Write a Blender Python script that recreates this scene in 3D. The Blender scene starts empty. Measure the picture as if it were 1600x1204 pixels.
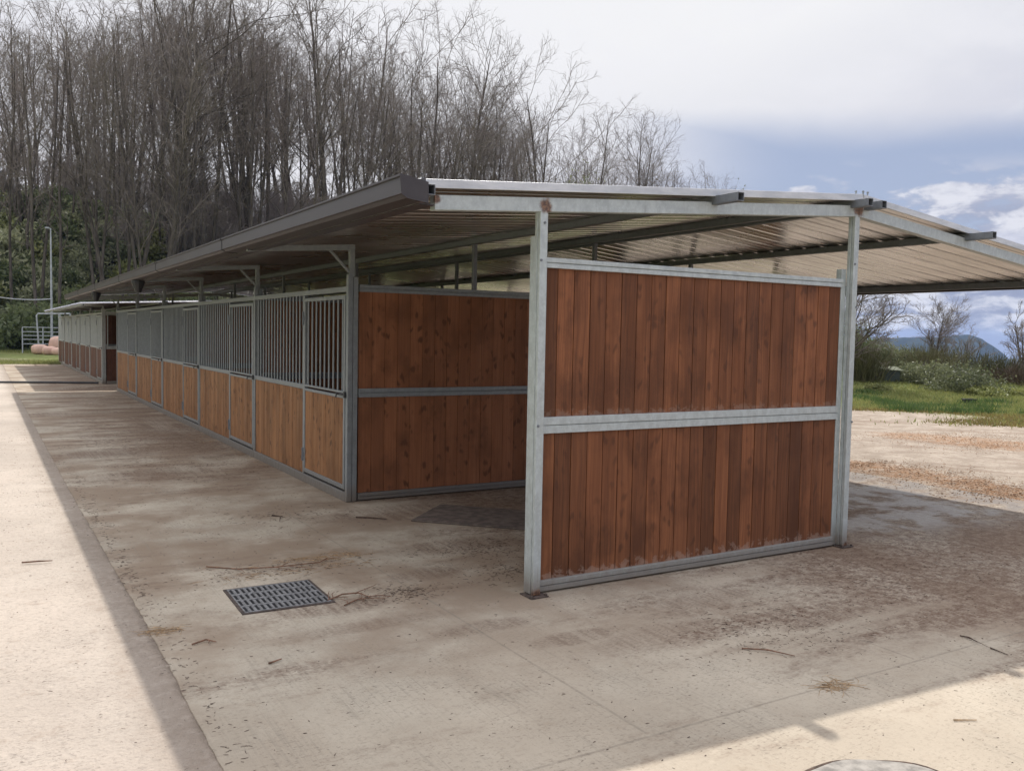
import bpy, math, random
import numpy as np
from mathutils import Vector, Matrix
R = math.radians
scene = bpy.context.scene
col = scene.collection

# ------------------------------------------------------------------ camera
CAM = np.array([-3.0759, -4.7851, 1.7165]); YAW, PITCH, ROLL, FPX = .5429, -.0571, .0189, 1375.94
def basis():
    f = np.array([math.sin(YAW)*math.cos(PITCH), math.cos(YAW)*math.cos(PITCH), math.sin(PITCH)])
    r = np.array([math.cos(YAW), -math.sin(YAW), 0]); u = np.cross(r, f)
    c, s = math.cos(ROLL), math.sin(ROLL)
    return c*r+s*u, -s*r+c*u, f
cr, cu, cf = basis()
cd = bpy.data.cameras.new('camera'); cam = bpy.data.objects.new('camera', cd); col.objects.link(cam)
cd.sensor_width = 36; cd.lens = FPX/1600*36; cd.clip_start = .05; cd.clip_end = 12000
cam.matrix_world = Matrix(((cr[0], cu[0], -cf[0], CAM[0]), (cr[1], cu[1], -cf[1], CAM[1]), (cr[2], cu[2], -cf[2], CAM[2]), (0, 0, 0, 1)))
scene.camera = cam
scene.view_settings.view_transform = 'Standard'; scene.view_settings.look = 'None'
scene.view_settings.gamma = 1; scene.view_settings.use_curve_mapping = False
scene.view_settings.exposure = 0.86
scene.cycles.max_bounces = 6; scene.cycles.diffuse_bounces = 4; scene.cycles.glossy_bounces = 4
scene.cycles.transparent_max_bounces = 4; scene.cycles.volume_bounces = 0

# ------------------------------------------------------------------ sun and sky
SUN = Vector((.525, .76, 1.0)).normalized()
SUN_EL = math.asin(SUN.z); SUN_AZ = math.atan2(SUN.x, SUN.y)
sd = bpy.data.lights.new('sun', 'SUN'); sd.energy = 2.35; sd.angle = R(.6); sd.color = (1, .95, .89)
so = bpy.data.objects.new('sun', sd); so.rotation_euler = SUN.to_track_quat('Z', 'Y').to_euler(); so.location = (30, 45, 60); col.objects.link(so)

class NT:
    """small node helper"""
    def __init__(s, tree): s.t = tree; s.n = tree.nodes; s.l = tree.links
    def new(s, typ, **kw):
        n = s.n.new(typ)
        for k, v in kw.items(): setattr(n, k, v)
        return n
    def put(s, sock, v):
        if isinstance(v, bpy.types.NodeSocket): s.l.new(v, sock)
        elif v is not None:
            if hasattr(sock.default_value, '__len__'):
                L = len(sock.default_value)
                if not hasattr(v, '__len__'): v = (v,)*L
                v = tuple(v)
                if L == 4 and len(v) == 3: v = v+(1,)
            sock.default_value = v
    def m(s, op, a, b=None, c=None, clamp=False):
        n = s.new('ShaderNodeMath', operation=op, use_clamp=clamp)
        s.put(n.inputs[0], a); s.put(n.inputs[1], b)
        if c is not None: s.put(n.inputs[2], c)
        return n.outputs[0]
    def vm(s, op, a, b=None):
        n = s.new('ShaderNodeVectorMath', operation=op); s.put(n.inputs[0], a)
        if b is not None: s.put(n.inputs[1], b)
        return n.outputs['Value' if op in ('DOT_PRODUCT', 'LENGTH', 'DISTANCE') else 'Vector']
    def mix(s, f, a, b, blend='MIX'):
        n = s.new('ShaderNodeMix', data_type='RGBA', blend_type=blend); n.clamp_factor = True
        s.put(n.inputs[0], f); s.put(n.inputs[6], a); s.put(n.inputs[7], b); return n.outputs[2]
    def ss(s, x, a, b, lo=0., hi=1.):
        n = s.new('ShaderNodeMapRange', interpolation_type='SMOOTHSTEP')
        for i, v in enumerate((x, a, b, lo, hi)): s.put(n.inputs[i], v)
        return n.outputs[0]
    def noise(s, vec, scale, detail=4, rough=.55, dist=0., out=0):
        n = s.new('ShaderNodeTexNoise'); s.put(n.inputs['Vector'], vec); n.inputs['Scale'].default_value = scale
        n.inputs['Detail'].default_value = detail; n.inputs['Roughness'].default_value = rough; n.inputs['Distortion'].default_value = dist
        return n.outputs[out]
    def vor(s, vec, scale, feature='F1', rnd=1.):
        n = s.new('ShaderNodeTexVoronoi', feature=feature); s.put(n.inputs['Vector'], vec)
        n.inputs['Scale'].default_value = scale; n.inputs['Randomness'].default_value = rnd
        return n.outputs[0]
    def xyz(s, v):
        n = s.new('ShaderNodeSeparateXYZ'); s.put(n.inputs[0], v); return n.outputs
    def comb(s, x, y, z):
        n = s.new('ShaderNodeCombineXYZ'); s.put(n.inputs[0], x); s.put(n.inputs[1], y); s.put(n.inputs[2], z); return n.outputs[0]

world = bpy.data.worlds.new('World'); scene.world = world; world.use_nodes = True
w = NT(world.node_tree); w.n.clear()
wo = w.new('ShaderNodeOutputWorld')
sky = w.new('ShaderNodeTexSky', sky_type='NISHITA'); sky.sun_disc = False; sky.sun_elevation = SUN_EL; sky.sun_rotation = SUN_AZ
sky.altitude = 600; sky.dust_density = 1.2
b1 = w.new('ShaderNodeBackground'); w.put(b1.inputs[0], sky.outputs[0]); b1.inputs[1].default_value = .10
tc = w.new('ShaderNodeTexCoord'); d = tc.outputs['Generated']; dx, dy, dz = w.xyz(d)
az = w.m('ARCTAN2', dx, dy)
prj = w.m('ADD', w.m('MAXIMUM', dz, 0.), .16)
pv = w.comb(w.m('DIVIDE', dx, prj), w.m('DIVIDE', dy, prj), 0.)
n_big = w.noise(pv, .55, 5, .55, .3); n_fine = w.noise(pv, 2.6, 7, .6, .4)
n_pl = w.noise(w.comb(az, w.m('MULTIPLY', dz, 3.2), 2.7), 6., 6, .58, .25)     # puffs seen edge on, low down
sunp = w.m('MAXIMUM', w.vm('DOT_PRODUCT', d, tuple(SUN)), 0.)
glow = w.m('POWER', sunp, 6.)
# cloud cover: nearly everywhere high up, a clearer band at low height, broken puffs near the horizon
sheet = w.m('ADD', w.m('MULTIPLY', n_big, .9), w.m('MULTIPLY', n_fine, .35))
leftc = w.ss(az, .62, .86, 1., 0.)
cov_high = w.m('MULTIPLY', w.ss(w.m('ADD', dz, w.m('MULTIPLY', w.m('SUBTRACT', n_big, .5), .08)), .19, .245), w.ss(sheet, .28, .62, .86, 1.))
cov_low = w.m('MULTIPLY', w.ss(w.m('ADD', n_pl, w.ss(dz, .06, .12, .22, 0.)), .50, .58), w.ss(dz, .15, .19, 1., 0.))
def pixdir(px, py):
    q = cf+cr*(px-800)/FPX-cu*(py-602)/FPX; q = q/np.linalg.norm(q); return float(math.atan2(q[0], q[1])), float(q[2])
n_pf = w.noise(w.comb(az, w.m('MULTIPLY', dz, 2.2), 9.1), 22., 6, .6, .2)
bank = None
for px, py, ra, rz in ((1585, 318, .120, .030), (1500, 296, .05, .010), (1253, 301, .020, .009), (1430, 470, .20, .014), (1560, 505, .16, .012)):   # separate heaps of cloud
    a0, z0 = pixdir(px, py)
    e = w.m('ADD', w.m('POWER', w.m('DIVIDE', w.m('SUBTRACT', az, a0), ra), 2.), w.m('POWER', w.m('DIVIDE', w.m('SUBTRACT', dz, z0), rz), 2.))
    k = w.m('SUBTRACT', 1., e); bank = k if bank is None else w.m('MAXIMUM', bank, k)
cov_bank = w.ss(w.m('ADD', w.m('MAXIMUM', bank, -1.), w.m('MULTIPLY', w.m('SUBTRACT', n_pf, .5), 3.2)), .05, .75)
cover = w.m('MAXIMUM', w.m('MAXIMUM', w.m('MAXIMUM', cov_high, cov_low), leftc), cov_bank)
grey = w.mix(w.ss(n_fine, .3, .7), (.53, .55, .70), (.66, .67, .79))
white = w.mix(w.m('MULTIPLY', glow, 2.4, clamp=True), grey, (1.0, 1.0, 1.02))
white = w.mix(w.m('MULTIPLY', w.ss(n_fine, .45, .68), .35), white, (.95, .95, 1.0))
low = w.mix(w.ss(n_pl, .50, .66), (.36, .40, .55), (.74, .76, .88))
cc = w.mix(w.m('MAXIMUM', w.ss(dz, .11, .19), leftc), low, white)
cc = w.mix(w.m('MULTIPLY', cov_bank, w.ss(n_pf, .35, .6)), cc, (.86, .87, .95))
cc = w.mix(w.m('MULTIPLY', w.ss(az, .30, .75, 1., 0.), .75), cc, (.98, .98, 1.02))
b2 = w.new('ShaderNodeBackground'); w.put(b2.inputs[0], cc); w.put(b2.inputs[1], w.ss(dz, .40, .70, .50, .92))  # clouds brightened above the view to lift the fill light
hz = w.ss(dz, .20, .55, .93, .1)
b3 = w.new('ShaderNodeBackground'); b3.inputs[0].default_value = (.36, .42, .58, 1); b3.inputs[1].default_value = .55
m0 = w.new('ShaderNodeMixShader'); w.put(m0.inputs[0], hz); w.l.new(b1.outputs[0], m0.inputs[1]); w.l.new(b3.outputs[0], m0.inputs[2])
m1 = w.new('ShaderNodeMixShader'); w.put(m1.inputs[0], cover); w.l.new(m0.outputs[0], m1.inputs[1]); w.l.new(b2.outputs[0], m1.inputs[2])
w.l.new(m1.outputs[0], wo.inputs[0])

# ------------------------------------------------------------------ helpers
def tag(o, label=None, cat=None, group=None, kind=None):
    if label: o['label'] = label
    if cat: o['category'] = cat
    if group: o['group'] = group
    if kind: o['kind'] = kind
    return o
def empty(name, loc=(0, 0, 0), rz=0, **kw):
    o = bpy.data.objects.new(name, None); o.empty_display_size = .2; o.location = loc; o.rotation_euler = (0, 0, rz)
    col.objects.link(o); return tag(o, **kw)
def copy_tree(o, parent=None):
    c = o.copy(); col.objects.link(c)
    if parent is not None: c.parent = parent
    for ch in list(o.children): copy_tree(ch, c)
    return c
class MB:
    """collects geometry for ONE mesh object"""
    def __init__(s): s.v = []; s.f = []; s.a = []; s.cnt = 0; s.smooth = False
    def add(s, verts, faces, rnd=0.):
        verts = np.asarray(verts, float).reshape(-1, 3); s.v.append(verts)
        for f in faces: s.f.append(tuple(i+s.cnt for i in f))
        s.a += [rnd]*len(faces); s.cnt += len(verts)
    def box(s, x0, x1, y0, y1, z0, z1, rnd=0., M=None):
        v = np.array([(x, y, z) for z in (z0, z1) for y in (y0, y1) for x in (x0, x1)], float)
        if M is not None: v = np.array([M @ Vector(p) for p in v])
        s.add(v, [(0, 2, 3, 1), (4, 5, 7, 6), (0, 1, 5, 4), (2, 6, 7, 3), (0, 4, 6, 2), (1, 3, 7, 5)], rnd)
    def bar(s, p, q, wdt, hgt, rnd=0.):
        """square bar between two points"""
        p = Vector(p); q = Vector(q); d = (q-p); L = d.length; d.normalize()
        side = d.cross(Vector((0, 0, 1)))
        if side.length < 1e-4: side = Vector((1, 0, 0))
        side.normalize(); up = side.cross(d)
        v = []
        for P in (p, q):
            for a, b in ((-1, -1), (1, -1), (1, 1), (-1, 1)): v.append(P+side*a*wdt/2+up*b*hgt/2)
        s.add(v, [(0, 3, 2, 1), (4, 5, 6, 7), (0, 1, 5, 4), (1, 2, 6, 5), (2, 3, 7, 6), (3, 0, 4, 7)], rnd)
    def tube(s, pts, radii, n=6, cap=True, rnd=0.):
        pts = np.asarray(pts, float); k = len(pts)
        if not hasattr(radii, '__len__'): radii = [radii]*k
        t = np.gradient(pts, axis=0); t /= np.linalg.norm(t, axis=1)[:, None]+1e-12
        ref = np.array([0, 0, 1.]) if abs(t[0][2]) < .9 else np.array([1., 0, 0])
        a = np.cross(t, ref); a /= np.linalg.norm(a, axis=1)[:, None]+1e-12; b = np.cross(t, a)
        ang = np.arange(n)*2*math.pi/n
        v = (pts[:, None]+np.asarray(radii)[:, None, None]*(a[:, None]*np.cos(ang)[None, :, None]+b[:, None]*np.sin(ang)[None, :, None])).reshape(-1, 3)
        f = [(i*n+j, i*n+(j+1) % n, (i+1)*n+(j+1) % n, (i+1)*n+j) for i in range(k-1) for j in range(n)]
        if cap: f += [tuple(range(n))[::-1], tuple((k-1)*n+j for j in range(n))]
        s.add(v, f, rnd)
    def build(s, name, mat, parent=None, bevel=0., smooth=None):
        me = bpy.data.meshes.new(name); me.from_pydata(np.concatenate(s.v).tolist() if s.v else [], [], s.f)
        at = me.attributes.new('rnd', 'FLOAT', 'FACE'); at.data.foreach_set('value', np.array(s.a, np.float32))
        if (s.smooth if smooth is None else smooth): me.polygons.foreach_set('use_smooth', [True]*len(me.polygons))
        me.update(); me.materials.append(mat)
        o = bpy.data.objects.new(name, me); col.objects.link(o)
        if parent is not None: o.parent = parent
        if bevel:
            b = o.modifiers.new('bevel', 'BEVEL'); b.width = bevel; b.segments = 2; b.limit_method = 'ANGLE'; b.harden_normals = False
        return o

# ------------------------------------------------------------------ materials
def mat(name):
    m = bpy.data.materials.new(name); m.use_nodes = True; t = NT(m.node_tree); t.n.clear()
    o = t.new('ShaderNodeOutputMaterial'); p = t.new('ShaderNodeBsdfPrincipled'); t.l.new(p.outputs[0], o.inputs[0])
    t.p = p.inputs; t.pos = t.new('ShaderNodeNewGeometry').outputs['Position']
    return m, t
def bump(t, h, strength=.3, dist=.01):
    b = t.new('ShaderNodeBump'); b.inputs['Strength'].default_value = strength; b.inputs['Distance'].default_value = dist
    t.put(b.inputs['Height'], h); t.l.new(b.outputs[0], t.p['Normal'])
def sc(t, v, s): return t.vm('MULTIPLY', v, s)

def galvanised(name, base=(.46, .50, .52), rust=()):
    m, t = mat(name)
    n1 = t.noise(sc(t, t.pos, (6, 6, 4)), 3., 5, .65); n2 = t.noise(t.pos, 55., 3, .6); n3 = t.noise(sc(t, t.pos, (30, 30, 1.2)), 1.5, 4, .6)
    c = t.mix(t.ss(n1, .35, .68), tuple(b*.80 for b in base), base)
    c = t.mix(t.m('MULTIPLY', t.ss(n2, .5, .72), .30), c, tuple(min(1, b*1.22) for b in base))
    c = t.mix(t.m('MULTIPLY', t.ss(n3, .62, .76), .35), c, (.22, .21, .19))
    z = t.xyz(t.pos)[2]                                                        # dirt splashed up from the floor
    c = t.mix(t.m('MULTIPLY', t.ss(t.m('ADD', z, t.m('MULTIPLY', n1, -.25)), -.12, .12, .8, 0.), 1.), c, (.20, .165, .13))
    rmask = None
    for (px, py, pz, r) in rust:
        dd = t.vm('DISTANCE', t.pos, (px, py, pz))
        k = t.ss(t.m('ADD', dd, t.m('MULTIPLY', t.m('SUBTRACT', n1, .5), r*1.3)), r*.45, r, 1., 0.)
        rmask = k if rmask is None else t.m('MAXIMUM', rmask, k)
    if rmask is not None: c = t.mix(t.m('MULTIPLY', rmask, .9), c, t.mix(t.ss(n2, .4, .6), (.09, .035, .018), (.24, .12, .06)))
    t.put(t.p['Base Color'], c); t.p['Metallic'].default_value = .35; t.put(t.p['Roughness'], t.ss(n1, .3, .7, .42, .62))
    bump(t, n2, .08, .004)
    return m
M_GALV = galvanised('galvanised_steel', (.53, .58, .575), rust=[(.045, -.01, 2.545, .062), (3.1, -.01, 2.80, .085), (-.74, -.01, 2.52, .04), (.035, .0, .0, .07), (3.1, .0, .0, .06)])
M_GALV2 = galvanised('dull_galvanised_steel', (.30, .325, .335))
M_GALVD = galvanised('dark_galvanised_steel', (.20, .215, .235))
M_FARMETAL = galvanised('weathered_pale_steel', (.42, .44, .42))

def wood(name, light, dark, knot, board=.137, horiz_scale=1., knots=.5, groove=True, wear=None, varied=.5, grain=1.):
    m, t = mat(name); x, y, z = t.xyz(t.pos)
    at = t.new('ShaderNodeAttribute', attribute_name='rnd').outputs['Fac']
    u = t.m('ADD', t.m('MULTIPLY', t.m('ADD', x, y), horiz_scale), t.m('MULTIPLY', at, 37.))
    zz = t.m('ADD', z, t.m('MULTIPLY', at, 9.))
    warp = t.noise(t.comb(t.m('MULTIPLY', u, 3.), t.m('MULTIPLY', zz, 1.4), at), 1.6, 3, .5)
    g = t.noise(t.comb(t.m('ADD', t.m('MULTIPLY', u, 70.), t.m('MULTIPLY', warp, 4.)), t.m('MULTIPLY', zz, 1.1), at), 1., 5, .6)
    g2 = t.noise(t.comb(t.m('MULTIPLY', u, 9.), t.m('MULTIPLY', zz, 1.1), 3.), 1., 4, .55)
    c = t.mix(t.ss(g, .25, .75), dark, light)
    c = t.mix(t.m('MULTIPLY', t.ss(g2, .4, .66), .55*grain), c, dark)
    bm = t.m('MULTIPLY_ADD', t.m('SUBTRACT', at, .5), varied, 1.)
    c = t.vm('SCALE', c); sn = c.node; t.put(sn.inputs['Scale'], bm)
    # knots with their flames
    kv = t.comb(t.m('ADD', t.m('MULTIPLY', u, 11.), t.m('MULTIPLY', warp, 2.2)), t.m('ADD', t.m('MULTIPLY', zz, 8.), t.m('MULTIPLY', g2, 2.6)), at)
    vd = t.vor(kv, 1.)
    spread = t.noise(t.comb(t.m('MULTIPLY', u, 2.), t.m('MULTIPLY', zz, 1.), 8.), 1.3, 2, .5)
    k = t.m('MULTIPLY', t.ss(t.m('ADD', vd, t.m('MULTIPLY', t.m('SUBTRACT', g, .5), .35)), .13, .36, 1., 0.), t.ss(spread, .36, .54))
    c = t.mix(t.m('MULTIPLY', k, knots), c, knot)
    # blotchy weathering and rubbed patches
    st = t.noise(t.comb(t.m('MULTIPLY', t.m('ADD', x, y), 2.1), 0., t.m('MULTIPLY', z, 1.3)), 1.5, 5, .6)
    c = t.mix(t.m('MULTIPLY', t.ss(st, .44, .68), .62), c, tuple(d*.6 for d in dark))
    if wear:
        for (z0, hh, amt) in wear:
            wn = t.noise(t.comb(t.m('MULTIPLY', t.m('ADD', x, y), 14.), 0., t.m('MULTIPLY', z, 16.)), 1., 5, .65)
            wm = t.m('MULTIPLY', t.ss(t.m('SUBTRACT', z, z0), 0., hh, 1., 0.), t.ss(z, z0-.03, z0, 0., 1.))
            c = t.mix(t.m('MULTIPLY', t.ss(t.m('ADD', wn, t.m('MULTIPLY', wm, .22)), .66, .72), t.m('MULTIPLY', wm, amt)), c, (.40, .30, .24))
    t.put(t.p['Base Color'], c); t.put(t.p['Roughness'], t.ss(g2, .3, .7, .5, .72)); t.p['Specular IOR Level'].default_value = .3
    bump(t, g, .12, .004)
    return m
M_RED = wood('red_stained_boards', (.238, .092, .038), (.126, .046, .020), (.075, .028, .013), varied=.68, knots=.65, grain=.9, wear=[(1.18, .10, .22), (.085, .13, .38)])
M_END = wood('reddish_laminated_pine', (.335, .138, .064), (.235, .092, .042), (.085, .033, .016), knots=.8, varied=.35)
M_PINE = wood('honey_pine', (.345, .175, .078), (.245, .113, .048), (.075, .030, .014), knots=.85, varied=.35)
M_FARWOOD = wood('dull_red_wood', (.17, .075, .045), (.105, .046, .03), (.04, .02, .013), knots=.6, varied=.4)

m, t = mat('zinc_roof_sheet'); x, y, z = t.xyz(t.pos)
n = t.noise(sc(t, t.pos, (.8, 7, 1)), 2., 4, .6); n2 = t.noise(t.pos, 1.1, 3, .5)
t.put(t.p['Base Color'], t.mix(t.ss(n, .3, .7), (.50, .49, .485), (.67, .66, .645)))
t.p['Metallic'].default_value = 1.; t.put(t.p['Roughness'], t.ss(n2, .3, .7, .24, .34)); M_ROOF = m
m, t = mat('zinc_trim'); n = t.noise(sc(t, t.pos, (2, 9, 9)), 2., 4, .6)
t.put(t.p['Base Color'], t.mix(t.ss(n, .3, .7), (.55, .57, .58), (.74, .75, .75))); t.p['Metallic'].default_value = .4; t.p['Roughness'].default_value = .38; M_TRIM = m
m, t = mat('brown_gutter_paint'); n = t.noise(sc(t, t.pos, (8, 1, 8)), 2., 4, .6)
t.put(t.p['Base Color'], t.mix(n, (.036, .032, .034), (.060, .054, .057))); t.p['Roughness'].default_value = .42; M_GUT = m
def plain(name, c, rough=.7, metal=0., var=.3, scale=6.):
    m, t = mat(name); n = t.noise(t.pos, scale, 4, .6)
    t.put(t.p['Base Color'], t.mix(t.ss(n, .3, .7), tuple(v*(1-var) for v in c), tuple(min(1, v*(1+var)) for v in c)))
    t.p['Roughness'].default_value = rough; t.p['Metallic'].default_value = metal; bump(t, n, .15, .01)
    return m
M_BLACK = plain('black_iron', (.025, .025, .027), .5)
M_PITSHADE = plain('pit_shade_black', (.012, .012, .013), .9)  # near-black for the painted shade under the drain grate
M_RUST = plain('rusty_plate', (.075, .055, .045), .8, .0, .5, 40)
M_RUBBER = plain('dusty_rubber', (.125, .098, .080), .85, 0, .35, 12)
M_GRATE = plain('cast_iron_grate', (.23, .23, .23), .6, .3, .35, 40)
M_STICK = plain('brown_twig', (.19, .10, .06), .8, 0, .4, 30)
M_STRAW = plain('straw', (.36, .24, .13), .8, 0, .4, 40)
M_DARKBIT = plain('dark_debris', (.075, .048, .034), .9, 0, .5, 40)
M_CHIP = plain('wood_shavings', (.33, .20, .11), .85, 0, .45, 9)
M_SACK = plain('pink_plastic_sack', (.62, .40, .31), .55, 0, .12, 3)
M_PALEMETAL = plain('pale_pipe', (.42, .44, .47), .5, .3, .15, 5)
M_SHED = plain('grey_green_boards', (.05, .065, .06), .8, 0, .3, 3)
M_SHEDROOF = plain('mossy_sheet', (.085, .10, .05), .8, 0, .3, 3)
M_CONLID = plain('grey_concrete_lid', (.25, .23, .20), .85, 0, .35, 18)
M_CABLE = plain('white_cable', (.55, .56, .60), .6, 0, .05, 3)

def concrete(name, base, dirt, apron=False):
    m, t = mat(name); x, y, z = t.xyz(t.pos)
    n0 = t.noise(t.pos, .55, 4, .55); n1 = t.noise(t.pos, 2.6, 6, .62); n2 = t.noise(t.pos, 14., 5, .65); n3 = t.noise(t.pos, 95., 3, .6)
    c = t.mix(t.ss(n0, .3, .7), tuple(v*.84 for v in base), tuple(v*1.08 for v in base))
    c = t.mix(t.m('MULTIPLY', t.ss(n1, .52, .72), .35), c, tuple(v*.70 for v in base))
    c = t.mix(t.m('MULTIPLY', t.ss(n3, .56, .74), .30), c, tuple(v*.55 for v in base))
    c = t.mix(t.m('MULTIPLY', t.ss(n3, .28, .44, 1., 0.), .22), c, tuple(min(1, v*1.3) for v in base))
    n4 = t.noise(t.pos, 34., 4, .7); n5 = t.noise(t.pos, 7., 5, .7)
    c = t.mix(t.m('MULTIPLY', t.ss(n4, .52, .66), .42 if apron else .30), c, tuple(v*.52 for v in base))
    c = t.mix(t.m('MULTIPLY', t.ss(n5, .55, .70), .50 if apron else .35), c, (base[0]*.66, base[1]*.60, base[2]*.55))
    c = t.mix(t.m('MULTIPLY', t.ss(n5, .30, .42, 1., 0.), .35), c, tuple(min(1, v*1.18) for v in base))
    fl = t.noise(t.comb(t.m('MULTIPLY', x, 38.), t.m('MULTIPLY', y, 75.), 0.), 1., 3, .6)
    c = t.mix(t.m('MULTIPLY', t.ss(fl, .555, .655), t.ss(n1, .36, .62, .12, .75)), c, tuple(v*.42 for v in base))
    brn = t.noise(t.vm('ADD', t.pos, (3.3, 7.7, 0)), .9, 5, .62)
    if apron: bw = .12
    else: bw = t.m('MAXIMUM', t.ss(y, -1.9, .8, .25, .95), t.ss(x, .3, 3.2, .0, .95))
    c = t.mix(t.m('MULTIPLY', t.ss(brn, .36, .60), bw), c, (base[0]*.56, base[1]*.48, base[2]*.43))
    h = t.m('ADD', t.m('MULTIPLY', n3, .35), t.m('MULTIPLY', n2, .6))
    if not apron:
        # tined lines along the yard, and swept bands of muck across it
        br = t.noise(t.comb(t.m('MULTIPLY', x, 60.), t.m('MULTIPLY', y, 1.3), 0.), 1., 3, .6)
        br2 = t.noise(t.comb(t.m('MULTIPLY', x, 22.), t.m('MULTIPLY', y, .9), 5.), 1., 4, .7)
        c = t.mix(t.m('MULTIPLY', t.ss(br, .50, .72), t.ss(n1, .35, .65, .05, .5)), c, tuple(v*.55 for v in base))
        band = t.noise(t.comb(t.m('MULTIPLY', x, .55), t.m('MULTIPLY', y, 2.8), 1.), 1.25, 5, .66, .12)
        band2 = t.noise(t.comb(t.m('MULTIPLY', x, .35), t.m('MULTIPLY', y, 1.7), 7.), 1., 4, .6, .3)
        # muck is thicker in the right half of the bay and along the aisle further back
        zone = t.m('MAXIMUM', t.m('MULTIPLY', t.ss(x, -.6, 4.2, 0., .29), t.ss(y, -2.5, -1.0, .25, 1.)), t.m('MULTIPLY', t.ss(y, 3., 9., 0., .13), t.ss(x, -2.2, -1.2, .2, 1.)))
        zone = t.m('MAXIMUM', zone, t.m('MULTIPLY', t.ss(x, .1, 1.2), t.ss(y, .6, 2.2, 0., .16)))
        k = t.ss(t.m('ADD', t.m('ADD', t.m('MULTIPLY', band, .62), t.m('MULTIPLY', band2, .38)), zone), .50, .70)
        k = t.m('MULTIPLY', k, t.m('ADD', t.m('MULTIPLY', t.ss(n2, .36, .60), .60), t.m('MULTIPLY', t.ss(fl, .40, .58), .40)))
        spots = None                                                       # muck left under the grate's edge, by the aisle and in the bay
        for (sx, sy, ra, rb_, st_) in ((-1.25, .42, .42, .16, .9), (-.35, .85, .30, .16, .8), (-1.1, .0, .5, .10, .5), (-.55, -.35, .35, .10, .7), (-.15, -.75, .35, .10, .7), (-1.25, 6.3, .7, .35, .8), (-1.7, 8.3, .6, .5, .9), (.4, 1.5, .8, .25, .8), (1.0, -.55, .5, .12, .7), (1.35, -1.22, .35, .10, 1.0), (-.35, 11., .5, 2.5, .9), (.6, 2.9, 1.0, .4, .8), (-.2, 22.6, 1.4, 1.2, 1.), (-1.9, 14.5, .5, .6, .8), (.35, -.98, .55, .2, .6)):
            e = t.m('ADD', t.m('POWER', t.m('DIVIDE', t.m('SUBTRACT', x, sx), ra), 2.), t.m('POWER', t.m('DIVIDE', t.m('SUBTRACT', y, sy), rb_), 2.))
            e = t.m('MULTIPLY', t.ss(t.m('ADD', e, t.m('MULTIPLY', t.m('SUBTRACT', n1, .5), 2.6)), .25, 1.5, 1., 0.), st_); spots = e if spots is None else t.m('MAXIMUM', spots, e)
        k = t.m('MAXIMUM', k, t.m('MULTIPLY', spots, t.m('ADD', .25, t.m('MULTIPLY', t.ss(t.m('ADD', t.m('MULTIPLY', fl, .5), t.m('MULTIPLY', br2, .5)), .42, .58), .6))))
        c = t.mix(t.m('MULTIPLY', k, .9), c, t.mix(n1, dirt, tuple(v*1.6 for v in dirt)))
        # slab joints: a long one beside the boxes and cross joints
        jj = None
        for (ax, val, a0, a1) in ((0, -.62, -1.9, 3.4), (0, 1.25, -1.9, -.2), (1, -1.93, -1.9, 7.), (1, 7.2, -2.3, .1), (1, 14.3, -2.3, .1), (0, 4.45, -1.7, 8)):
            q, o = (x, y) if ax == 0 else (y, x)
            wob = t.m('MULTIPLY', t.m('SUBTRACT', n1, .5), .02)
            kk = t.m('MULTIPLY', t.ss(t.m('ABSOLUTE', t.m('ADD', t.m('SUBTRACT', q, val), wob)), .003, .011, 1., 0.),
                     t.m('MULTIPLY', t.m('GREATER_THAN', o, a0), t.m('LESS_THAN', o, a1)))
            jj = kk if jj is None else t.m('MAXIMUM', jj, kk)
        c = t.mix(t.m('MULTIPLY', jj, t.ss(n2, .25, .6, .05, .45)), c, tuple(v*.38 for v in base))
        h = t.m('ADD', h, t.m('MULTIPLY', br, .5))
        # damp streaks at the right hand side
        wet = t.m('MULTIPLY', t.m('MULTIPLY', t.ss(x, 3.1, 3.9), t.ss(y, -.35, .35)), t.ss(n1, .38, .56))
        c = t.mix(t.m('MULTIPLY', wet, .5), c, tuple(v*.45 for v in base))
        t.put(t.p['Roughness'], t.m('MULTIPLY_ADD', wet, -.52, .86))
    else:
        cr_ = t.vor(t.vm('ADD', t.pos, t.vm('SCALE', t.new('ShaderNodeTexNoise').outputs[1])), .42, 'DISTANCE_TO_EDGE')
        c = t.mix(t.ss(n2, .55, .75, 0., .35), c, tuple(v*.6 for v in base))
        # dirty seam along the joint, then a wider browner, darker band beside it
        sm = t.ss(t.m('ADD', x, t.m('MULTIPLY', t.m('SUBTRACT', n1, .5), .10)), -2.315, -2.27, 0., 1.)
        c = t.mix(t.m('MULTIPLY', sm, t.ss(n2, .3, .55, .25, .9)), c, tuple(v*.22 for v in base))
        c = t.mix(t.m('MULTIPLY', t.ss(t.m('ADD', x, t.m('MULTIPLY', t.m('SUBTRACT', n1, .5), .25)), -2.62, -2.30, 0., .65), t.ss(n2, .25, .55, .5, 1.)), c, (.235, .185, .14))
        h = t.m('ADD', h, t.m('MULTIPLY', t.noise(t.pos, 28., 4, .7), 2.2)); t.p['Roughness'].default_value = .9
    t.put(t.p['Base Color'], c); t.p['Specular IOR Level'].default_value = .3
    bump(t, h, .55 if apron else .35, .012)
    return m
M_SLAB = concrete('trowelled_concrete', (.475, .415, .325), (.098, .058, .038))
M_APRON = concrete('rough_concrete', (.49, .425, .355), (.1, .07, .05), True)

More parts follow.
